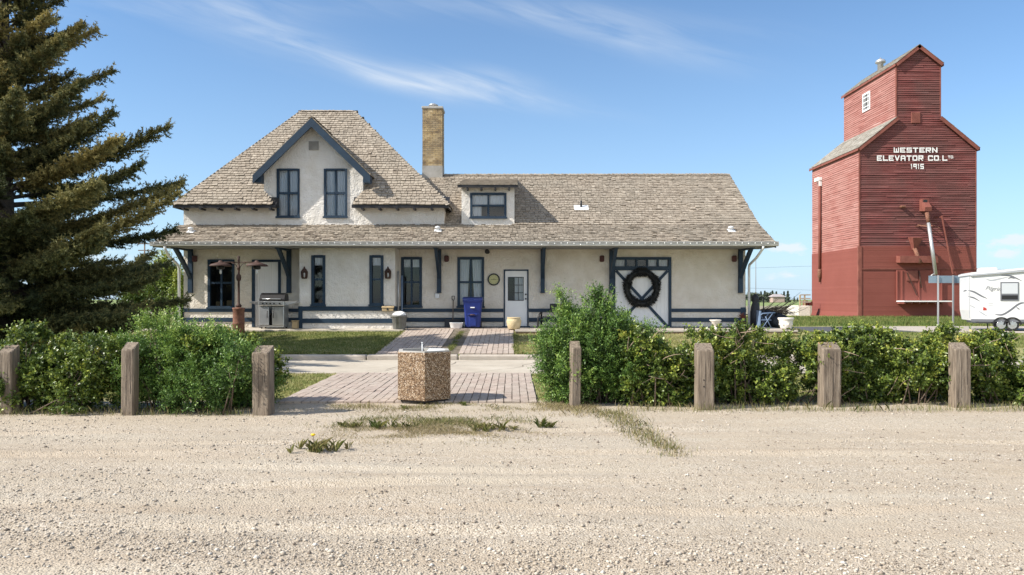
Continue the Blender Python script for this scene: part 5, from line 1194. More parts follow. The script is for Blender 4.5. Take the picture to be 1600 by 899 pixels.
def hedge_blobs(x0, x1, y0, y1, top, seed, gaps=(), n=None):
    rs = random.Random(seed); out = []; n = n or int((x1 - x0) * 9)
    for k in range(n):
        x = x0 + (x1 - x0) * (k + rs.random()) / n; lay = k % 3
        h = top * (0.86 + 0.24 * rs.random()); r = rs.uniform(0.17, 0.33)
        z = (h - r * 0.9) if lay == 0 else (h * 0.5 + rs.uniform(-0.1, 0.1) if lay == 1 else 0.24 + rs.uniform(-0.04, 0.1))
        y = rs.uniform(y0 + r * 0.5, y1 - r * 0.3) if lay == 0 else rs.uniform(y0 + r * 0.6, y1 - r)
        if any(abs(x - g[0]) < g[2] + r * 0.55 and abs(z - g[1]) < g[3] + r * 0.55 for g in gaps): continue
        out.append((x, y, z, r * 1.15, r, r * 0.95))
    return out
G1, G2 = 'clipped hedge bushes along the gravel', 'feathery bright shrubs in the hedge'
CK = dict(k=12, ll=0.049, lw=0.031, material='leaf_dark', base=0)
shrub('hedge_bush', 'dark clipped hedge bush at the left edge beside the bright shrub', hedge_blobs(-9.6, -6.0, 10.85, 12.2, 1.12, 1), 330, group=G1, seed=1, **CK)
shrub('hedge_bush', 'dark clipped hedge end behind the bright left shrub and square post', hedge_blobs(-4.9, -4.0, 11.3, 12.5, 1.0, 2), 330, group=G1, seed=2, **CK)
bl = hedge_blobs(-6.0, -4.0, 10.85, 12.2, 1.06, 3, n=19) + [(-5.6, 11.5, 1.08, 0.16, 0.2, 0.3), (-5.25, 11.5, 1.1, 0.18, 0.2, 0.26), (-5.0, 11.5, 1.0, 0.2, 0.2, 0.2), (-4.7, 11.5, 0.98, 0.2, 0.2, 0.26)]
shrub('feathery_shrub', 'bright feathery green shrub rising over the left hedge', bl, 420, 12, 0.042, 0.017, 'leaf_bright', 0, G2, (0.16, 0.36), 0.6, 'shrub', 0.5, 3)
bl = hedge_blobs(0.8, 2.15, 11.9, 13.1, 1.05, 4, n=16) + [(1.1, 12.2, 1.15, 0.26, 0.28, 0.3), (1.75, 12.2, 1.0, 0.3, 0.3, 0.3), (1.35, 12.1, 0.75, 0.36, 0.3, 0.4), (1.9, 12.1, 0.6, 0.3, 0.3, 0.35), (2.2, 12.2, 0.95, 0.2, 0.22, 0.2), (1.0, 12.1, 0.45, 0.3, 0.3, 0.35), (0.6, 12.2, 0.8, 0.2, 0.2, 0.3)] + [(0.92, 12.4, 1.15, 0.17, 0.22, 0.34), (0.80, 12.4, 1.55, 0.07, 0.09, 0.24), (0.88, 12.4, 1.35, 0.1, 0.12, 0.2), (1.42, 12.4, 1.25, 0.22, 0.25, 0.36), (1.5, 12.4, 1.62, 0.09, 0.1, 0.24), (1.38, 12.4, 1.55, 0.08, 0.1, 0.2), (1.15, 12.3, 0.85, 0.3, 0.3, 0.36), (1.72, 12.4, 1.15, 0.2, 0.22, 0.24), (0.72, 12.3, 0.62, 0.2, 0.25, 0.34), (0.62, 12.3, 0.95, 0.11, 0.15, 0.2), (0.75, 12.3, 0.3, 0.2, 0.2, 0.22), (2.05, 12.3, 1.0, 0.2, 0.2, 0.2)]
shrub('feathery_shrub', 'tallest bright feathery shrub beside the opening right of the planter', bl, 430, 12, 0.042, 0.017, 'leaf_bright', 0, G2, (0.18, 0.38), 0.6, 'shrub', 0.5, 4)
shrub('hedge_bush', 'thin dark hedge bush with see-through gaps left of the bolt-holed post', hedge_blobs(1.75, 3.1, 11.7, 12.6, 1.0, 5, gaps=[(2.72, 0.72, 0.10, 0.07)], n=17) + [(2.0, 11.9, 1.0, 0.2, 0.2, 0.22)], 290, group=G1, seed=5, twigs=16, **CK)
shrub('hedge_bush', 'hedge bush with pale bare branches right of the bolt-holed post', hedge_blobs(3.05, 5.1, 11.8, 12.8, 1.04, 6, gaps=[(4.68, 0.36, 0.13, 0.13), (4.4, 0.98, 0.07, 0.06)], n=24) + [(3.6, 11.9, 1.06, 0.09, 0.12, 0.2)], 300, group=G1, seed=6, twigs=26, **CK)
shrub('hedge_bush', 'full leafy hedge bush between the sloping post and the next post', hedge_blobs(5.05, 7.15, 11.92, 13.0, 1.10, 7, n=24), 330, group=G1, seed=7, twigs=18, **CK)
shrub('hedge_bush', 'rightmost hedge bush cut by the right edge of the view', hedge_blobs(7.25, 9.7, 11.75, 12.9, 1.06, 8, n=27), 320, group=G1, seed=8, twigs=10, **CK)

# ------------------------------------------------------------------ weeds on the gravel
def weed(x, y, n, h, sp, label, flower=False, var=0.3):
    o = empty('weed', (x, y, 0), label, 'weed', 'weeds on the gravel'); n = int(n * 4.2); nb = max(4, n // 16)
    bx, by = rng.normal(0, sp * 1.7, nb), rng.normal(0, sp * 0.9, nb); g = rng.integers(0, nb, n)
    px = x + bx[g] + rng.normal(0, 0.012, n); py = y + by[g] + rng.normal(0, 0.012, n); hh = h * rng.uniform(0.25, 1.15, n) * rng.uniform(0.6, 1.1, nb)[g]; b = rng.random(n) * 6.28; l = hh * rng.uniform(0.1, 0.9, n)
    n_ = n; hh *= 0.8; wide = 0.0062 * rng.uniform(0.35, 1.4, n); z = np.array([bumps(q, w) for q, w in zip(px, py)]); p = np.stack([px, py, z - 0.004], -1); s = np.stack([-np.sin(b) * wide / 2, np.cos(b) * wide / 2, np.zeros(n)], -1)
    mid = p + np.stack([np.cos(b) * l * 0.4, np.sin(b) * l * 0.4, hh * 0.62], -1); tip = p + np.stack([np.cos(b) * l, np.sin(b) * l, hh * 0.88], -1)
    Vv = np.stack([p - s * 0.5, p + s * 0.5, mid + s, tip, mid - s], 1).reshape(-1, 3)
    np_mesh('leaves', Vv, np.arange(len(Vv)).reshape(-1, 5), 'grass', o, np.clip(var + 0.22 + rng.normal(0, 0.2, n) + rng.normal(0, 0.1, nb)[g], 0, 1))
    if flower:
        m = MB(); m.tube([(x - 0.06, y - 0.05, 0), (x - 0.075, y - 0.06, h * 0.9)], 0.004, 5); m.build('stalk', 'stem', o)
        m = MB(); m.lathe((x - 0.075, y - 0.06, h * 0.9), [(0.008, 0), (0.028, 0.012), (0.022, 0.024), (0.0, 0.026)], 12); m.build('flower', 'yellow', o)
    return o
W_ = [(502, 705, 70, 0.20, 0.09, 'large dandelion clump with one yellow flower on the gravel', True, 0.45), (545, 668, 34, 0.12, 0.06, 'low green weed tuft nearest behind the flowering dandelion', False, 0.35),
      (596, 668, 30, 0.16, 0.05, 'dark green broad leaved weed left of the planter front', False, 0.1), (630, 668, 22, 0.12, 0.05, 'small green weed just left below the planter', False, 0.3),
      (752, 672, 40, 0.17, 0.08, 'grassy green weed right below the planter', False, 0.35), (785, 672, 24, 0.12, 0.05, 'small weed between two larger tufts right of the planter', False, 0.35),
      (858, 668, 26, 0.17, 0.05, 'spiky green weed at the right end of the weedy strip', False, 0.25), (723, 634, 12, 0.12, 0.02, 'single thin tuft in the planter shadow on the bricks', False, 0.2), (635, 639, 12, 0.10, 0.03, 'tiny tuft at the front foot of the planter', False, 0.3)]
for u, v, n, h, sp, lab, fl, vr in W_:
    Y = EYE * FPX / (v - 468); weed(ux(u, Y), Y, n, h, sp, lab, fl, vr)
def strip(n, x0, x1, y0, y1, h, dens, label, mean):
    x = (x0 + x1) / 2 + (x1 - x0) * (rng.random(n) + rng.random(n) * 0.6 + rng.normal(0, 0.06, n) - 0.8) * 0.62; y = (y0 + y1) / 2 + (y1 - y0) * 0.27 * rng.normal(0, 1, n); kp = patch(x * 2.2, y * 2.2, 1.3) + rng.normal(0, 0.15, n) > dens; x, y = x[kp], y[kp]; q = len(x)
    blades('sparse_grass', x, y, h * rng.uniform(0.3, 1.3, q), 0.006 * np.ones(q), 'grass_dry', np.clip(mean + rng.normal(0, 0.22, q), 0, 1), label, 1.4)
strip(20000, -2.5, 0.62, 9.0, 10.45, 0.032, 0.42, 'thin dry grass on the gravel below the planter', 0.78)
strip(5000, -2.9, 0.7, 9.8, 10.7, 0.05, 0.45, 'broken fringe of green grass in front of the planter', 0.3)
strip(7000, -3.6, 0.9, 11.2, 12.15, 0.045, 0.5, 'sparse grass along the front edge of the brick paving', 0.6)
strip(4500, 0.25, 1.5, 10.9, 12.6, 0.055, 0.35, 'dry grass around the foot of the narrow post', 0.72)
n = 2000; t = rng.random(n) ** 1.3; x = 1.45 + 0.35 * t + rng.normal(0, 0.17, n) * (1.1 - 0.5 * t); y = 11.2 - 3.1 * t + rng.normal(0, 0.1, n)
blades('sparse_grass', x, y, 0.06 * rng.uniform(0.4, 1.4, n), 0.007 * np.ones(n), 'grass_dry', np.clip(0.52 + rng.normal(0, 0.25, n), 0, 1), 'slanting strip of green grass on the gravel before the right hedge', 1.2)
n = 2600; x = np.concatenate([rng.uniform(-9, -3.7, n // 3), rng.uniform(1.6, 9, n - n // 3)]); y = np.where(x < 0, 10.95, 11.35) + rng.normal(0, 0.12, n)
blades('sparse_grass', x, y, 0.13 * rng.uniform(0.2, 1.3, n), 0.006 * np.ones(n), 'grass_dry', np.clip(0.4 + rng.normal(0, 0.25, n), 0, 1), 'wisps of grass along the foot of the hedge', 0.9)

# ================================================================== SPRUCE
def spruce(x, y, H, label):
    z0 = hgt(x, y); o = empty('spruce_tree', (x, y, z0), label, 'tree'); rs = np.random.default_rng(5)
    m = MB(); m.tube([(x, y, z0 - 0.2), (x + 0.03, y, z0 + 2), (x - 0.03, y, z0 + 6), (x, y, z0 + H)], [0.30, 0.24, 0.15, 0.02], 14)
    PP = []; DD = []; VV = []; lim = []
    z = 0.6
    while z < H - 0.3:
        nb = rs.integers(8, 11) if z < 3.4 else rs.integers(7, 9); az0 = rs.random() * 6.28
        for b in range(nb):
            az = az0 + b * 6.283 / nb + rs.normal(0, 0.25); L = np.interp(z, [0, 1.5, 3, 3.8, 4.5, 4.9, 5.3, 6, 7, 8.5, 10, H], [4.1, 4.55, 4.55, 4.2, 3.8, 3.3, 2.85, 2.4, 2.15, 1.9, 1.5, 0.1]) * rs.choice([1.0, 0.9, 0.76, 0.62, 0.48]) * rs.uniform(0.94, 1.06) + 0.1
            dh = np.array([np.cos(az), np.sin(az), 0]); a = np.interp(z, [0, 2.5, 4.5, 7, 9, H], [-0.10, -0.02, 0.20, 0.38, 0.48, 0.9]) + rs.normal(0, 0.07); c = 0.16 + rs.normal(0, 0.05)
            zz = z + rs.uniform(-0.2, 0.2); base = np.array([x, y, z0 + zz]); bv = rs.normal(0, 0.11); wav = rs.normal(0, 0.05, 2)
            def bp(s): return base + dh * L * s + np.array([0, 0, 1]) * L * (a * s + c * s * s)
            m.tube([bp(s) for s in (0, 0.35, 0.7, 1.0)], [0.045 * L / 3 + 0.01, 0.03 * L / 3 + 0.008, 0.016, 0.006], 5, False)
            side = np.array([-dh[1], dh[0], 0]); ns = max(4, int(L / 0.062)); s = np.linspace(0.16, 1.0, ns)
            for sg in (1, -1, 0, 2, 1, -1):
                sj = np.clip(s + rs.normal(0, 0.02, ns), 0.1, 1); p = base + dh * (L * sj)[:, None] + np.array([0, 0, 1]) * (L * (a * sj + c * sj * sj))[:, None]
                tan = unit(dh + np.array([0, 0, 1]) * (a + 2 * c * sj)[:, None])
                if abs(sg) == 1: d = unit(tan * 0.8 + side * sg * rs.uniform(0.4, 1.0, ns)[:, None] + np.array([0, 0, -0.12]) + rs.normal(0, 0.2, (ns, 3))); sl = 0.15 + 0.36 * np.minimum(L * (1 - sj), 1.2) * rs.uniform(0.4, 1.2, ns)
                elif sg == 0: d = unit(tan * 0.7 + np.array([0, 0, -0.75]) + rs.normal(0, 0.35, (ns, 3))); sl = 0.12 + 0.24 * rs.random(ns) * min(1, L / 2.2)
                else: d = unit(tan * 0.9 + np.array([0, 0, 0.6]) + rs.normal(0, 0.35, (ns, 3))); sl = 0.12 + 0.20 * rs.random(ns)
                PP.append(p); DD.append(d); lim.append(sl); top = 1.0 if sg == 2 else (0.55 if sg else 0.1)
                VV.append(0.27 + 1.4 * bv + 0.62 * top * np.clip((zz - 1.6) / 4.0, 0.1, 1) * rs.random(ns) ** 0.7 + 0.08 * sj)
        z += np.interp(z, [0, 2.2, 3, 5, 9, H], [0.20, 0.27, 0.40, 0.50, 0.46, 0.35]) * rs.uniform(0.85, 1.15)
    P, D, V0, SL = map(np.concatenate, (PP, DD, VV, lim)); cnt = np.maximum(12, (SL / 0.0115)).astype(int)
    idx = np.repeat(np.arange(len(P)), cnt); N = len(idx); t = rs.random(N)
    p = P[idx] + D[idx] * (SL[idx] * t)[:, None] + np.array([0, 0, 0.10]) * (t ** 2)[:, None] * SL[idx][:, None]
    d = unit(D[idx] * 0.55 + unit(rs.normal(0, 1, (N, 3))) * 1.0 + np.array([0, 0, 0.08])); s = unit(np.cross(d, rs.normal(0, 1, (N, 3)))); L = 0.070 * rs.uniform(0.7, 1.25, N)[:, None]; w = 0.0155
    V = np.stack([p - s * w, p + s * w, p + d * L], 1).reshape(-1, 3); var = np.clip(V0[idx] + 0.20 * (t - 0.4) + rs.normal(0, 0.09, N), 0, 1)
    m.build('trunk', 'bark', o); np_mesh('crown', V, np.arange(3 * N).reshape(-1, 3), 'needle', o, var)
    print('spruce needles', N)
spruce(-12.9, 18.9, 14.2, 'big dark spruce with drooping layered branches left of the station')

# ================================================================== GRAIN ELEVATOR
EYF = 63.7; ES = EYF / FPX
ex0, ex1 = 29.8, 39.78; cx0, cx1 = 32.95, 36.73; EYB = 73.65; ezb = 0.1
zs = vz(230, EYF); zsh = vz(184, EYF); zce = vz(99, EYF); zcp = vz(72, EYF); cxm = (cx0 + cx1) / 2; ztin = vz(385, EYF)
ele = empty('grain_elevator', ((ex0 + ex1) / 2, EYF, ezb), 'tall weathered red wooden grain elevator with white lettering', 'grain elevator')
def clap(m, O, U, L, z0, z1, N, xlim=None, e=0.16, proud=0.045, var=0.22, mean=0.45, seg=(1.5, 4.2), wob=0.012):
    O, U, N = Vector(O), Vector(U), Vector(N); z = z0
    while z < z1 - 0.01:
        zt = min(z + e, z1); a, b = xlim((z + zt) / 2) if xlim else (0, L); x = a; row = random.gauss(0, 0.13)
        while x < b - 0.02:
            w = random.uniform(*seg); xe = min(x + w, b)
            if b - xe < 0.4: xe = b
            o = proud * random.uniform(0.6, 1.2); dz0, dz1 = random.uniform(-wob, wob), random.uniform(-wob, wob)
            m.col = min(1, max(0, mean + row + random.gauss(0, var)))
            n = m.add([O + U * x + N * o + Vector((0, 0, z + dz0)), O + U * xe + N * o + Vector((0, 0, z + dz1)), O + U * xe + N * 0.004 + Vector((0, 0, zt + 0.01)), O + U * x + N * 0.004 + Vector((0, 0, zt + 0.01)),
                       O + U * x + Vector((0, 0, z + dz0)), O + U * xe + Vector((0, 0, z + dz1))])
            m.face((n, n + 1, n + 2, n + 3)); m.face((n + 4, n + 5, n + 1, n)); m.face((n + 4, n, n + 3)); m.face((n + 1, n + 5, n + 2)); x = xe
        z = zt
def sh_lim(z):                                             # front outline above the shoulder
    if z <= zs: return (0, ex1 - ex0)
    if z <= zsh:
        t = (z - zs) / (zsh - zs); return ((cx0 - ex0) * t, (ex1 - ex0) - (ex1 - cx1) * t)
    if z <= zce: return (cx0 - ex0, cx1 - ex0)
    t = (z - zce) / (zcp - zce); return (cx0 - ex0 + (cxm - cx0) * t, cx1 - ex0 - (cx1 - cxm) * t)
m = MB(); clap(m, (ex0, EYF, 0), (1, 0, 0), 0, ztin, zcp - 0.05, (0, -1, 0), sh_lim, e=0.185, proud=0.06, var=0.17, seg=(1.6, 5), wob=0.024)
m.col = 0.4
core = [(ex0, 0), (ex1, 0), (ex1, zs), (cx1, zsh), (cx1, zce), (cxm, zcp), (cx0, zce), (cx0, zsh), (ex0, zs)]
m.prism([(a + (0.003 if a < cxm else -0.003), EYF + 0.003, b + (ezb if b == 0 else 0)) for a, b in core], (0, EYB - EYF - 0.006, 0))
m.build('wall', 'barn_red', ele)
m = MB()
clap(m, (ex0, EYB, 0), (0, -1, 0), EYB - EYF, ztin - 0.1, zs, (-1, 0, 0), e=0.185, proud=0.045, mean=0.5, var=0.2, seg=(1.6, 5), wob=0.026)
m.build('side_wall', 'faded_red_lit', ele)['label'] = 'sun faded pinkish side wall boards with sunlit tone painted in'; m = MB()
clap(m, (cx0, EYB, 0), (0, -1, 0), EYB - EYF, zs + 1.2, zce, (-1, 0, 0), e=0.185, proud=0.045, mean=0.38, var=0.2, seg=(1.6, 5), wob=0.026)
m.build('cupola_side_wall', 'faded_red_lit', ele)['label'] = 'sun faded red boards on the cupola side with sunlit tone painted in'
m = MB(); clap(m, (ex0 - 0.05, EYF - 0.05, 0), (1, 0, 0), ex1 - ex0 + 0.1, ezb, ztin, (0, -1, 0), e=0.2, proud=0.013, var=0.06, seg=(11, 12), wob=0.0)
clap(m, (ex0 - 0.05, EYB, 0), (0, -1, 0), EYB - EYF + 0.05, ezb, ztin - 0.1, (-1, 0, 0), e=0.2, proud=0.011, var=0.06, seg=(11, 12), wob=0.0)
m.col = 0.5; m.box(ex0 - 0.05, ex1 + 0.05, EYF - 0.05, EYF - 0.006, ezb, ztin); m.box(ex0 - 0.05, ex0 - 0.004, EYF - 0.004, EYB, ezb, ztin - 0.1); m.box(ex1 + 0.004, ex1 + 0.05, EYF - 0.004, EYB, ezb, ztin)
m.prism([(ex0 - 0.06, EYF - 0.06, ezb), (ex0 - 0.06, EYF - 0.06, ezb + 0.5), (ex0 - 0.16, EYF - 0.06, ezb)], (0, EYB - EYF, 0))
m.build('lower_wall', 'new_red', ele)
m = MB()
for xx, yy, za, zb in ((ex0, EYF, ztin, zs), (ex1, EYF, ztin, zs), (cx0, EYF, zsh, zce), (cx1, EYF, zsh, zce)):
    m.box(xx - 0.05 if xx < cxm else xx - 0.05, xx + 0.05 if xx < cxm else xx + 0.05, yy - 0.07, yy + 0.05, za, zb - 0.05)
m.box(ex0 - 0.14, ex0 + 0.16, EYF - 0.11, EYF + 0.10, ezb, ztin)
m.box(ex0 + 0.17, ex1 + 0.06, EYF - 0.12, EYF - 0.076, vz(421.5, EYF), vz(420, EYF) + 0.02)
m.build('corner_board', 'elev_red', ele)
# roofs
def slope_roof(xa, za, xb, zb, over=0.25):                 # from eave (xa, za) up to (xb, zb)
    m = MB(); L = math.hypot(xb - xa, zb - za); d = Vector((xb - xa, 0, zb - za)).normalized(); y0, y1 = EYF - 0.3, EYB + 0.3; O = Vector((xa, 0, za)) - d * over
    if xb > xa: shingles(m, (O.x, y1, O.z), (0, -1, 0), d, [(0, 0), (y1 - y0, 0), (y1 - y0, L + over), (0, L + over)], 0.32, (0.2, 0.5), 0.03)
    else: shingles(m, (O.x, y0, O.z), (0, 1, 0), d, [(0, 0), (y1 - y0, 0), (y1 - y0, L + over), (0, L + over)], 0.32, (0.2, 0.5), 0.03)
    r = m.build('roof', ['elev_roof', 'deck'], ele); e = O + d * (L + over); f = MB()
    n = Vector((-d.z, 0, d.x)) if xb > xa else Vector((d.z, 0, -d.x))
    f.prism([O - n * 0.01, e - n * 0.01, e - n * 0.30, O - n * 0.30], (0, 0.06, 0))
    for v_ in f.v: pass
    f.v = [(v[0], v[1] + y0 + 0.02, v[2]) for v in f.v]
    f.box(min(O.x, O.x + 0.05), max(O.x, O.x + 0.05), y0 + 0.1, y1, O.z - 0.22, O.z - 0.03); f.build('rake_board', 'elev_red', r)
slope_roof(ex0 - 0.02, zs + 0.05, cx0, zsh + 0.05); slope_roof(ex1 + 0.02, zs + 0.05, cx1, zsh + 0.05)
slope_roof(cx0 - 0.02, zce + 0.05, cxm, zcp + 0.06, 0.2); slope_roof(cx1 + 0.02, zce + 0.05, cxm, zcp + 0.06, 0.2)
yv = 70.2; m = MB(); m.lathe((cxm, yv, zcp - 0.1), [(0.26, 0), (0.26, 0.62), (0.30, 0.64), (0.45, 0.70), (0.46, 0.85), (0.36, 0.98), (0.12, 1.08), (0.05, 1.2), (0, 1.2)], 18); m.build('roof_vent', 'galv', ele)
# cupola window on the left face
yw0, yw1, zw0, zw1 = 68.2, 69.6, vz(174, 69), vz(145.5, 69); xw = cx0 - 0.05; m = MB()
for a, b, c, d in ((yw0, yw0 + 0.16, zw0, zw1), (yw1 - 0.16, yw1, zw0, zw1), (yw0 + .16, yw1 - .16, zw0, zw0 + 0.16), (yw0 + .16, yw1 - .16, zw1 - 0.16, zw1)): m.box(xw - 0.06, xw + 0.03, a, b, c, d)
for k in (1, 2): y_ = yw0 + (yw1 - yw0) * k / 3; m.box(xw - 0.04, xw + 0.02, y_ - 0.03, y_ + 0.03, zw0 + .16, zw1 - .16)
for k in (1, 2, 3): z_ = zw0 + (zw1 - zw0) * k / 4; m.box(xw - 0.035, xw + 0.018, yw0 + .16, yw1 - .16, z_ - 0.03, z_ + 0.03)
w_ = m.build('window', 'white_paint', ele); m = MB(); m.box(xw - 0.02, xw + 0.005, yw0 + 0.1, yw1 - 0.1, zw0 + 0.1, zw1 - 0.1); m.build('pane', 'room', w_)
# fittings on the front
def EP(u, v, dy=0.0): q = at(u, v, EYF); return Vector((q.x, EYF + dy, q.z))
def ebox(m, u0, u1, v0, v1, y0, y1, b=0.02): p, q = EP(u0, v1), EP(u1, v0); m.bbox(p.x, q.x, EYF + y0, EYF + y1, p.z, q.z, b)
m = MB(); ebox(m, 1423, 1437, 176, 193, -0.12, -0.02); m.build('hatch', 'elev_red', ele)
m = MB(); p, q = EP(1436, 312), EP(1443.5, 334)
m.prism([(p.x, EYF - 0.06, p.z), (p.x, EYF - 0.06, q.z + 0.2), (p.x, EYF - 0.9, q.z + 0.1), (p.x, EYF - 0.95, q.z + 0.45), (p.x, EYF - 0.5, p.z - 0.3), (p.x, EYF - 0.5, p.z)], (q.x - p.x + 0.15, 0, 0))
sp_ = m.build('spout_head', 'elev_red', ele); m = MB(); m.box(p.x + 0.09, p.x + 0.42, EYF - 0.512, EYF - 0.495, p.z - 0.30, p.z - 0.08); m.build('spout_opening', 'black', sp_)
m = MB(); m.tube([EP(1440.5, 334, -0.75), EP(1442.5, 352, -0.85)], 0.16, 12); m.build('spout_pipe', 'rust', sp_)
m = MB(); m.tube([EP(1442, 350, -0.86), EP(1448, 430, -1.35)], 0.145, 14); m.build('spout_pipe', 'galv', sp_)
m = MB(); m.bar(EP(1433, 352, -0.1), EP(1443, 356, -0.9), 0.08); m.bar(EP(1430, 354, -0.05), EP(1458, 350, -0.6), 0.05); m.tube([EP(1450, 352, -0.1), EP(1460, 357, -0.7), EP(1464, 362, -0.7), EP(1450, 364, -0.7)], 0.04, 6); m.build('spout_bracket', 'rust', sp_)
m = MB(); m.tube([EP(1440, 433, -1.3), EP(1446, 428, -1.35), EP(1448, 433, -1.35)], 0.05, 6); m.build('spout_hook', 'galv', sp_)
m = MB(); a, b, c = EP(1418, 371), EP(1434, 371), EP(1424, 391); d = EP(1427, 391); yo = -0.85
n = m.add([(a.x, EYF - 0.05, a.z), (b.x, EYF - 0.05, b.z), (b.x, EYF + yo, b.z - 0.1), (a.x, EYF + yo, a.z - 0.1), (c.x, EYF - 0.1, c.z), (d.x, EYF - 0.1, d.z), (d.x, EYF - 0.45, d.z), (c.x, EYF - 0.45, c.z)])
for q in ((0, 1, 2, 3), (4, 7, 6, 5), (3, 2, 6, 7), (0, 3, 7, 4), (2, 1, 5, 6)): m.face([n + i for i in q])
hp = m.build('hopper', 'elev_red', ele); m = MB(); m.tube([EP(1425.5, 388, -0.35), EP(1431, 412, -0.7)], 0.16, 12); m.build('hopper_pipe', 'rust', hp)
m = MB(); p, q = EP(1399.5, 400), EP(1467, 411.5); m.prism([(p.x, EYF - 0.05, p.z), (p.x, EYF - 0.75, p.z - 0.05), (p.x, EYF - 0.75, q.z), (p.x, EYF - 0.05, q.z + 0.05)], (q.x - p.x - 0.5, 0, 0)); m.prism([(q.x - 0.49, EYF - 0.75, q.z), (q.x - 0.49, EYF - 0.75, p.z - 0.05), (q.x, EYF - 0.3, p.z - 0.05), (q.x - 0.2, EYF - 0.3, q.z)], (0, 0.25, 0)); m.build('awning_box', 'elev_red', ele)
m = MB(); ebox(m, 1399.5, 1470, 422.5, 470, -0.18, -0.05)
for u in (1400, 1407.5, 1434, 1469): ebox(m, u - 1, u + 1, 423, 469.5, -0.24, -0.181, 0.01)
ds = m.build('loading_door', 'new_red', ele); m = MB(); ebox(m, 1414.5, 1432, 423.5, 439.5, -0.26, -0.185); m.build('door_panel', 'elev_red', ds)
m = MB(); m.bar(EP(1414, 426, -0.27), EP(1430, 462, -0.27), 0.05); m.tube([EP(1433, 424, -0.28), EP(1437, 450, -0.3)], 0.05, 6); m.build('door_bar', 'rust_dark', ds)
m = MB(); p, q = EP(1400, 470), EP(1473, 470); m.box(p.x, q.x, EYF - 1.35, EYF - 0.06, q.z - 0.10, q.z); ld = m.build('loading_ledge', 'sign_white', ele)
for u in (1401, 1412, 1424, 1436, 1448, 1460): m = MB(); a = EP(u, 474); m.box(a.x, a.x + 0.12, EYF - 1.2, EYF - 0.06, a.z - 0.05, q.z - 0.104); m.build('ledge_bracket', 'elev_red', ld)
m = MB(); m.bar(EP(1462, 339, -0.9), EP(1477, 429, -1.1), 0.09); m.bar(EP(1462, 341, -0.9), EP(1459, 341, -0.05), 0.06); m.build('prop_pole', 'elev_red', ele)
m = MB(); ebox(m, 1405, 1412, 322, 325, -0.35, -0.05); m.build('ledge_board', 'rust', ele)
# downpipe on the left face
yv = ex0 * FPX / 484; m = MB(); zt, zb = vz(283, yv), vz(428, yv); m.tube([(ex0 - 0.2, yv, zt), (ex0 - 0.2, yv, zb)], 0.13, 10); dpp = m.build('drain_pipe', 'elev_red', ele)
m = MB(); m.lathe((ex0 - 0.2, yv, zb), [(0.10, -0.8), (0.10, -0.4), (0.19, -0.35), (0.19, 0.35), (0.14, 0.45)], 12); m.build('pipe_hood', 'rust', dpp)
m = MB(); m.box(ex0 - 0.35, ex0 - 0.05, yv - 0.2, yv + 0.9, zt + 0.05, zt + 0.35); m.box(ex0 - 0.3, ex0 - 0.06, yv - 0.15, yv + 0.15, zt - 0.5, zt + 0.04); m.build('pipe_bracket', 'sign_white', dpp)
# lettering: broad block capitals
GL = {'W': [(0, 0, 0.18, 1), (0.82, 0, 1, 1), (0.41, 0, 0.59, 0.8), (0.1, 0, 0.5, 0.2), (0.5, 0, 0.9, 0.2)], 'E': [(0, 0, 0.22, 1), (0, 0, 1, 0.22), (0, 0.4, 0.85, 0.6), (0, 0.78, 1, 1)],
      'S': [(0, 0, 1, 0.22), (0.78, 0.1, 1, 0.55), (0, 0.4, 1, 0.6), (0, 0.5, 0.22, 0.9), (0, 0.78, 1, 1)], 'T': [(0, 0.78, 1, 1), (0.39, 0, 0.61, 0.9)],
      'R': [(0, 0, 0.22, 1), (0.1, 0.78, 1, 1), (0.78, 0.5, 1, 0.9), (0.1, 0.38, 1, 0.58), ('d', 0.45, 0.4, 0.89, 0)], 'N': [(0, 0, 0.22, 1), (0.78, 0, 1, 1), ('d', 0.12, 0.95, 0.88, 0.05)],
      'L': [(0, 0, 0.22, 1), (0, 0, 1, 0.22)], 'V': [('d', 0.1, 1, 0.5, 0.02), ('d', 0.9, 1, 0.5, 0.02)], 'A': [(0, 0, 0.22, 0.85), (0.78, 0, 1, 0.85), (0.1, 0.78, 0.9, 1), (0.1, 0.34, 0.9, 0.52)],
      'O': [(0, 0.08, 0.22, 0.92), (0.78, 0.08, 1, 0.92), (0.08, 0, 0.92, 0.22), (0.08, 0.78, 0.92, 1)], 'C': [(0, 0.08, 0.22, 0.92), (0.08, 0, 1, 0.22), (0.08, 0.78, 1, 1), (0.78, 0.65, 1, 0.9), (0.78, 0.1, 1, 0.32)],
      'D': [(0, 0, 0.22, 1), (0.78, 0.1, 1, 0.9), (0.1, 0, 0.92, 0.22), (0.1, 0.78, 0.92, 1)], '.': [(0.0, 0, 0.3, 0.25)], '1': [(0.36, 0, 0.66, 1), (0.12, 0.72, 0.4, 0.92)],
      '9': [(0.75, 0, 1, 1), (0, 0.78, 0.9, 1), (0, 0.5, 0.25, 0.9), (0, 0.4, 0.9, 0.6)], '5': [(0, 0, 1, 0.22), (0.78, 0.1, 1, 0.5), (0, 0.4, 1, 0.6), (0, 0.5, 0.22, 0.9), (0, 0.78, 1, 1)]}
ydep = [0]
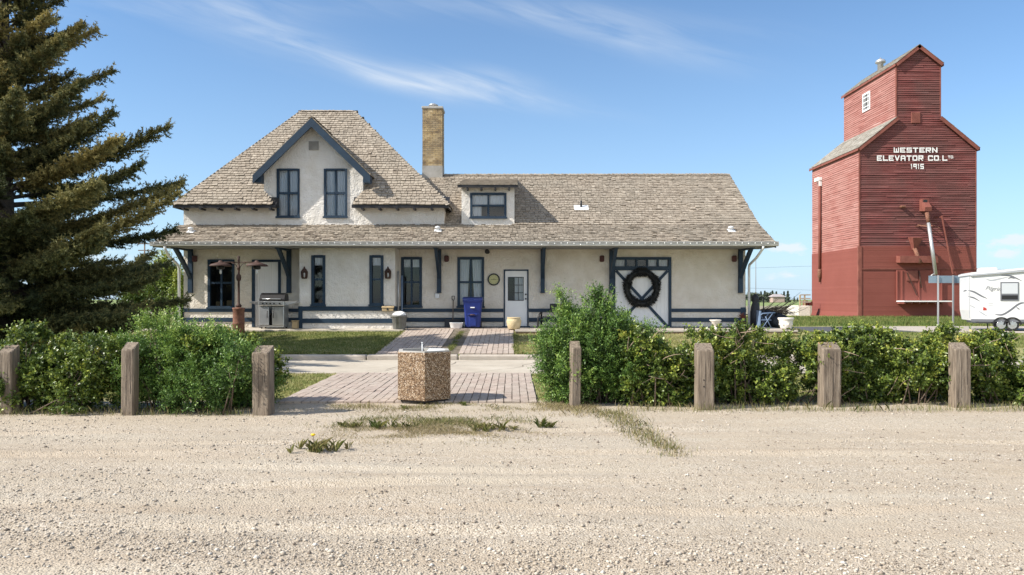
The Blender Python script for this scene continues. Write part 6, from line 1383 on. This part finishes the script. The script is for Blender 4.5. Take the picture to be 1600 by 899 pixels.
def write(txt, u0, u1, v0, v1, widths=None):
    ws = [0.55 if c == ' ' else (0.3 if c == '.' else (0.6 if c == '1' else 1.0)) for c in txt]; gap = 0.22; tot = sum(ws) + gap * (len(txt) - 1); x = u0; k = (u1 - u0) / tot
    for c, w in zip(txt, ws):
        letters = MB()
        for s in GL.get(c, []):
            ydep[0] = (ydep[0] + 1) % 7; y = EYF - 0.096 - 0.002 * ydep[0]
            f = lambda a, b: (EP(x + a * w * k, 0).x, EP(0, v1 + (v0 - v1) * b).z)
            if s[0] == 'd':
                _, a, b, c2, d2 = s; h = 0.13; p = [f(a - h, b), f(a + h, b), f(c2 + h, d2), f(c2 - h, d2)]
            else: a, b, c2, d2 = s; a -= 0.012; c2 += 0.012; b -= 0.01; d2 += 0.01; p = [f(a, b), f(c2, b), f(c2, d2), f(a, d2)]
            letters.poly([(q[0], y, q[1]) for q in p] if s[0] != 'd' else [(q[0], y, q[1]) for q in p[::-1]])
        if letters.f: letters.build('letter', 'sign_white', ele)
        x += (w + gap) * k
write('WESTERN', 1395.6, 1463.6, 231.2, 239); write('ELEVATOR CO.L', 1369.4, 1479, 243.5, 251.8); write('TD.', 1480, 1490, 243.8, 248); write('1915', 1421.7, 1442.4, 256.6, 264.6)
# ramp wall and rack at the back left
y = 71; x0, x1 = ux(1247, y), ux(1266.5, y); m = MB(); m.bbox(x0, x1, y, y + 3, 0.0, vz(478, y), 0.05); tag(m.build('loading_ramp', 'urn_white'), 'low pale concrete ramp wall left of the red elevator', 'wall')
r = empty('ramp_railing', ((x0 + x1) / 2, y + 0.3, vz(478, y)), 'weathered wooden railing frame on the pale ramp wall', 'railing'); zb, zt = vz(478, y), vz(461, y)
for xx in (x0 + 0.3, (x0 + x1) / 2 + 0.15): m = MB(); m.bar((xx, y + 0.3, zb), (xx, y + 0.3, zt), 0.12); m.build('post', 'box_wood', r)
m = MB()
for zz in (zt, zt - 0.35, zt - 0.68): m.bar((x0 + 0.3, y + 0.24, zz), (x1 + 0.1, y + 0.24, zz), 0.03, 0.12)
m.build('rail', 'kerb', r)
m = MB(); m.box(x0 + 0.8, x0 + 1.15, y + 0.5, y + 0.9, zb, zb + 0.5); m.box(x0 + 1.25, x0 + 1.6, y + 0.5, y + 0.9, zb, zb + 0.4); tag(m.build('red_box', 'elev_red'), 'small red boxes behind the wooden railing on the ramp', 'box')

# ================================================================== TRAILER AND SIGN
Yr = 37.0; xr = ux(1514, Yr); zg = 0.15; TH = R(21.5)
rv = empty('travel_trailer', (xr, Yr, zg), 'white travel trailer with grey swooshes and twin wheels on gravel', 'trailer')
Lr, Dr = 7.2, 2.4; zb = 0.50; zt, zu = 2.80, 3.02
m = MB(); prof = [(0.10, zb), (0.01, 1.0), (0.0, 1.5), (0.0, zt), (2.6, zu), (Lr, zu), (Lr, zb)]
m.prism([(a, 0, b) for a, b in prof], (0, Dr, 0)); m.build('body', 'rv_white', rv, local=True)
m = MB(); m.prism([(-0.06, -0.05, zt - 0.06), (-0.06, -0.05, zt + 0.03), (0.1, -0.05, zt + 0.09), (2.6, -0.05, zu + 0.09), (Lr, -0.05, zu + 0.09), (Lr, -0.05, zu + 0.002), (2.6, -0.05, zu + 0.002)], (0, Dr + 0.1, 0)); m.build('roof', 'rv_white', rv, local=True)
m = MB(); sl_ = (zu - zt) / 2.6
m.prism([(0.05, -0.085, zt - 0.10), (0.05, -0.085, zt - 0.02), (2.6, -0.085, zu - 0.02), (Lr, -0.085, zu - 0.02), (Lr, -0.085, zu - 0.10), (2.6, -0.085, zu - 0.10)], (0, 0.08, 0)); m.build('awning_rail', 'rv_pale', rv, local=True)
m = MB(); m.bbox(0.55, 1.35, 0.5, 1.2, zt + 0.1, zt + 0.33, 0.06); m.build('roof_vent', 'rv_white', rv, local=True)
m = MB(); m.bbox(2.75, 3.6, 0.5, 1.4, zu + 0.09, zu + 0.34, 0.06); m.build('roof_vent', 'rv_white', rv, local=True)
m = MB(); m.box(0.09, Lr, -0.012, -0.003, zb - 0.06, zb + 0.07); m.box(0.3, Lr, 0.1, Dr - 0.1, zb - 0.14, zb - 0.003); m.build('lower_trim', 'rv_grey', rv, local=True)
m = MB(); m.box(0.02, 0.045, -0.006, -0.002, zb + 0.1, zt - 0.12); m.build('corner_seam', 'rv_pale', rv, local=True)
def RV(u, v):                                              # side wall point seen at a photo pixel
    q = (u - 800) / FPX; t = (q * Yr - xr) / (math.cos(TH) + q * math.sin(TH)); Y = Yr - t * math.sin(TH)
    return (t, EYE + (468 - v) * Y / FPX - zg)
(a, d), (b, c) = RV(1563, 441), RV(1591.5, 470)
m = MB(); m.bbox(a, b, -0.035, 0.02, c, d, 0.03); wv = m.build('window', 'rv_grey', rv, local=True)
m = MB(); m.box(a + 0.05, b - 0.04, -0.040, -0.036, c + 0.34, d - 0.06); m.build('blind', 'rv_shade', wv, local=True)
m = MB(); m.box(a + 0.05, b - 0.04, -0.044, -0.040, c + 0.06, c + 0.26); m.build('pane', 'black_metal', wv, local=True)
def ribbon(pts, w0, mm, depth=-0.004):
    m = MB(); pts = [RV(*p) for p in pts]; n = 26; Q = []
    for i in range(n + 1):                                 # Catmull-Rom through the points
        t = i / n * (len(pts) - 1); j = min(int(t), len(pts) - 2); f = t - j; p0, p1, p2, p3 = pts[max(j - 1, 0)], pts[j], pts[j + 1], pts[min(j + 2, len(pts) - 1)]
        Q.append(tuple(0.5 * (2 * p1[e] + (p2[e] - p0[e]) * f + (2 * p0[e] - 5 * p1[e] + 4 * p2[e] - p3[e]) * f * f + (3 * p1[e] - p0[e] - 3 * p2[e] + p3[e]) * f ** 3) for e in (0, 1)))
    for i in range(n):
        w1 = w0 * 1.35; wa = w1 * math.sin(math.pi * (0.08 + 0.9 * i / n)); wb = w1 * math.sin(math.pi * (0.08 + 0.9 * (i + 1) / n))
        m.poly([(Q[i][0], depth, Q[i][1] - wa / 2), (Q[i + 1][0], depth, Q[i + 1][1] - wb / 2), (Q[i + 1][0], depth, Q[i + 1][1] + wb / 2), (Q[i][0], depth, Q[i][1] + wa / 2)])
    m.build('stripe', mm, rv, local=True)
ribbon([(1513, 454), (1522, 456.5), (1534, 463), (1543, 467)], 0.075, 'rv_grey'); ribbon([(1513, 463.5), (1522, 466), (1532, 471.5)], 0.055, 'rv_grey')
ribbon([(1515, 477), (1522, 480.5), (1524, 482)], 0.04, 'rv_pale'); ribbon([(1529, 486), (1536, 490.5), (1544, 495)], 0.05, 'rv_pale')
ribbon([(1555, 491.5), (1566, 492), (1578, 485.5), (1590, 476.5), (1598, 473.5), (1606, 475)], 0.09, 'rv_grey'); ribbon([(1540, 436), (1549, 438.5), (1562, 436), (1576, 433)], 0.06, 'rv_pale')
ribbon([(1564, 430.5), (1577, 431), (1588, 435), (1598, 440)], 0.06, 'rv_grey'); ribbon([(1575, 435.5), (1580, 434), (1586, 436)], 0.05, 'rv_grey'); ribbon([(1588, 480), (1591, 482.5), (1594, 483.5)], 0.05, 'rv_grey'); ribbon([(1505, 455.5), (1508, 454.5), (1511, 454)], 0.05, 'rv_grey')
m = MB(); p = RV(1538, 484.5); m.prism([(p[0] - 0.04, -0.003, p[1] + 0.15), (p[0] - 0.06, -0.003, p[1] - 0.02), (p[0] + 0.1, -0.003, p[1] - 0.02), (p[0] + 0.09, -0.003, p[1] + 0.08)], (0, -0.006, 0)); m.build('emblem', 'rv_red', rv, local=True)
for v in (474, 477): m = MB(); p, q = RV(1544, v), RV(1552, v); m.box(p[0], q[0], -0.006, -0.003, p[1] - 0.012, p[1] + 0.012); m.build('lettering', 'rv_pale', rv, local=True)
tx = bpy.data.curves.new('name_lettering', 'FONT'); tx.body = 'Pilgrim'; tx.size = 0.27; tx.shear = 0.35; tx.extrude = 0.002; to = bpy.data.objects.new('name_curve', tx); C.objects.link(to)
bpy.context.view_layer.update(); me_ = bpy.data.meshes.new_from_object(to.evaluated_get(bpy.context.evaluated_depsgraph_get())); bpy.data.objects.remove(to)
nl = link_mesh('name_lettering', me_, 'rv_grey', rv); p = RV(1539, 453); nl.location = (p[0], -0.006, p[1]); nl.rotation_euler = (R(90), R(6), 0)
for u in (1564.5, 1582):
    p = RV(u, 507.5); m = MB(); r_ = 0.30
    m.tube([(p[0], 0.02, 0.30), (p[0], 0.05, 0.30), (p[0], 0.23, 0.30), (p[0], 0.26, 0.30)], [0.27, r_, r_, 0.27], 26); w_ = m.build('wheel', 'tyre', rv, local=True)
    m = MB(); m.tube([(p[0], 0.0, 0.30), (p[0], 0.018, 0.30)], [0.19, 0.205], 22)
    for j in range(8): a = j * math.pi / 4; m.bar((p[0], -0.008, 0.30), (p[0] + 0.19 * math.cos(a), -0.002, 0.30 + 0.19 * math.sin(a)), 0.05, 0.02, (0, 1, 0))
    m.build('rim', 'steel', w_, local=True)
    ar = MB(); n_ = 16
    for j in range(n_):
        a, b = math.pi * j / n_, math.pi * (j + 1) / n_; r0, r1 = 0.31, 0.38
        ar.prism([(p[0] + r0 * math.cos(a), -0.05, 0.30 + r0 * math.sin(a)), (p[0] + r1 * math.cos(a), -0.05, 0.30 + r1 * math.sin(a)), (p[0] + r1 * math.cos(b), -0.05, 0.30 + r1 * math.sin(b)), (p[0] + r0 * math.cos(b), -0.05, 0.30 + r0 * math.sin(b))], (0, 0.045, 0))
    ar.build('wheel_arch', 'black_metal', rv, local=True)
    bk = MB(); bk.tube([(p[0], -0.003, 0.37), (p[0], -0.002, 0.37)], 0.36, 24)
m = MB(); m.bar((3.4, 0.3, zb - 0.12), (5.5, 0.3, zb - 0.12), 0.06); m.bar((0.9, 0.5, zb - 0.14), (0.9, 0.5, 0.0), 0.05); m.bar((6.6, 0.5, zb - 0.14), (6.6, 0.5, 0.0), 0.05); m.build('jack', 'black', rv, local=True)
rv.rotation_euler = (0, 0, -TH)
# road sign seen from the back
Ys = 40.0; sg = empty('road_sign', (ux(1477, Ys), Ys, hgt(20, Ys)), 'grey back of a road sign on two thin posts beside the trailer', 'sign')
m = MB(); p, q = at(1451, 442.5, Ys), at(1503, 431, Ys); m.box(p.x, q.x, Ys, Ys + 0.012, p.z, q.z); m.build('sign_panel', 'sign_grey', sg)
for u in (1465, 1488.5): m = MB(); x = ux(u, Ys); m.bar((x, Ys - 0.045, 0.0), (x, Ys - 0.045, vz(430.5, Ys)), 0.075, 0.05, (0, 1, 0)); m.build('post', 'galv', sg)

# ================================================================== FAR BACKGROUND
def far_tree(x, y, h, w, kind, label, cat='tree', mm='far_leaf', group=None):
    z0 = hgt(x, y); o = empty('conifer' if kind else 'broadleaf_tree', (x, y, z0), label, cat, group); m = MB(); m.tube([(x, y, z0 - 0.3), (x, y, z0 + h * 0.7)], [w * 0.06, w * 0.03], 6); m.build('trunk', 'bark', o)
    n = 700; t = rng.random(n); a = rng.random(n) * 6.28
    if kind: r = w / 2 * (1 - t) * (0.5 + 0.6 * rng.random(n)) * (0.8 + 0.35 * np.sin(t * 22)); p = np.stack([x + r * np.cos(a), y + r * np.sin(a), z0 + h * (0.06 + 0.94 * t)], -1)
    else:
        u = unit(rng.normal(0, 1, (n, 3))) * (0.45 + 0.55 * rng.random((n, 1))); u *= (1 + 0.25 * np.sin(3 * u[:, :1] * 2 + 5 * u[:, 2:])); p = np.array([x, y, z0 + h * 0.58]) + u * np.array([w / 2, w / 2, h * 0.44])
    s = max(h, w) * 0.085; d = unit(rng.normal(0, 1, (n, 3))); e = unit(np.cross(d, rng.normal(0, 1, (n, 3))))
    V = np.stack([p - d * s, p + e * s * 0.6, p + d * s, p - e * s * 0.6], 1).reshape(-1, 3); np_mesh('crown', V, np.arange(4 * n).reshape(-1, 4), mm, o, np.clip(rng.random(n), 0, 1))
    return o
Yf = 420.0; kf = Yf / FPX; G3 = 'far shelterbelt trees'
for i, (u, v, wp, kd) in enumerate([(1172, 458, 7, 0), (1178, 459, 8, 0), (1184, 459, 7, 0), (1189, 457, 7, 1), (1195, 456, 8, 1), (1201, 458, 8, 0), (1207, 456, 9, 1), (1213, 457, 7, 1), (1217, 461, 8, 0), (1225, 457, 6, 1), (1231, 456, 7, 1), (1204, 463, 9, 0), (1211, 463, 9, 0)]):
    Y = Yf + (i % 4) * 6; x = ux(u, Y); far_tree(x, Y, vz(v, Y) + 0.5, wp * kf * (1.4 if kd else 2.2), kd, 'far tree in the shelterbelt beyond the field right of the station', group=G3)
for u, v, wp in ((1241, 464.5, 4.5), (1246, 466, 4)): Y = 600; far_tree(ux(u, Y), Y, vz(v, Y) + 0.5, wp * Y / FPX, 1, 'small lone far conifer left of the ramp railing', group='lone far conifers')
Y = 414; x = ux(1216.5, Y); fh = empty('farmhouse', (x, Y, 0), 'small far reddish farmhouse among the shelterbelt trees', 'house'); m = MB(); zt = vz(464, Y); m.box(x - 3.2, x + 3.4, Y, Y + 6, 0, zt); m.build('wall', 'far_wall', fh)
m = MB(); m.prism([(x - 3.8, Y - 0.5, zt), (x + 4, Y - 0.5, zt), (x + 2.2, Y + 3, zt + 1.4), (x - 2, Y + 3, zt + 1.4)], (0, 0.05, 0.1)); m.poly([(x - 3.8, Y - 0.5, zt), (x - 2, Y + 3, zt + 1.5), (x - 3.8, Y + 6.5, zt)]); m.poly([(x + 4, Y - 0.5, zt), (x + 4, Y + 6.5, zt), (x + 2.2, Y + 3, zt + 1.5)]); m.build('roof', 'far_roof', fh)
# trees behind the station on the left
for i, (u, v, wp, Y, lab) in enumerate([(262, 396, 60, 44, 'light green leafy tree behind the left end of the station'), (215, 412, 60, 46, 'second leafy tree farther left behind the station'), (284, 425, 34, 40, 'green bush close behind the left station wall')]):
    x = ux(u, Y); h = vz(v, Y) - hgt(x, Y); o = empty('leafy_tree' if i < 2 else 'bush', (x, Y, hgt(x, Y)), lab, 'tree' if i < 2 else 'bush')
    m = MB(); m.tube([(x, Y, 0), (x + 0.1, Y, h * 0.6)], [0.12, 0.05], 8); m.build('trunk', 'bark', o); n = 5200; w = wp * Y / FPX
    c = rng.normal(0, 1, (26, 3)); c = unit(c) * rng.uniform(0.3, 0.85, (26, 1)); q = c[rng.integers(0, 26, n)] + rng.normal(0, 0.17, (n, 3)); p = np.array([x, Y, hgt(x, Y) + h * 0.55]) + q * np.array([w / 2, w / 2, h * 0.45]); p[:, 2] = np.clip(p[:, 2], 0.2, hgt(x, Y) + h)
    V, F, vv = leafmesh(p, unit(rng.normal(0, 1, (n, 3)) + [0, 0, 0.5]), np.full(n, 0.2), 3, 0.12, 0.075, np.clip(0.5 + 0.4 * q[:, 2], 0, 1)); np_mesh('crown', V, F, 'leaf_dark', o, vv * 0.75)
# utility poles and wires
def upole(u, vt, Y, arms, label, r=0.14):
    x = ux(u, Y); o = empty('utility_pole', (x, Y, hgt(x, Y)), label, 'utility pole'); m = MB(); m.tube([(x, Y, -0.5), (x, Y, vz(vt, Y))], [r, r * 0.7], 8); m.build('pole', 'pole_wood', o)
    for v, hw in arms: m = MB(); m.bar((x - hw, Y, vz(v, Y)), (x + hw, Y, vz(v, Y)), 0.12, 0.14); m.build('crossarm', 'pole_wood', o)
upole(226, 378, 110, [(381, 1.0), (391.5, 0.95)], 'nearer wooden utility pole with two crossarms behind the spruce')
upole(218, 401, 190, [(404, 0.9), (408, 0.8)], 'farther wooden utility pole seen low behind the spruce')
upole(1181, 400, 150, [], 'slender grey pole standing in the field right of the station', 0.07)
for Y, v, lab in ((150, 418, 'upper thin power wire crossing the sky beside the elevator'), (240, 452, 'lower thin power wire just above the far trees')):
    m = MB(); z = vz(v, Y); m.tube([(x_, Y + 0.02 * (x_ - 40), z + 0.4 * math.cos(x_ * 0.09)) for x_ in np.linspace(20 if Y < 200 else 40, 190, 40)], 0.018 if Y < 200 else 0.028, 5); tag(m.build('power_line', 'black'), lab, 'wire')
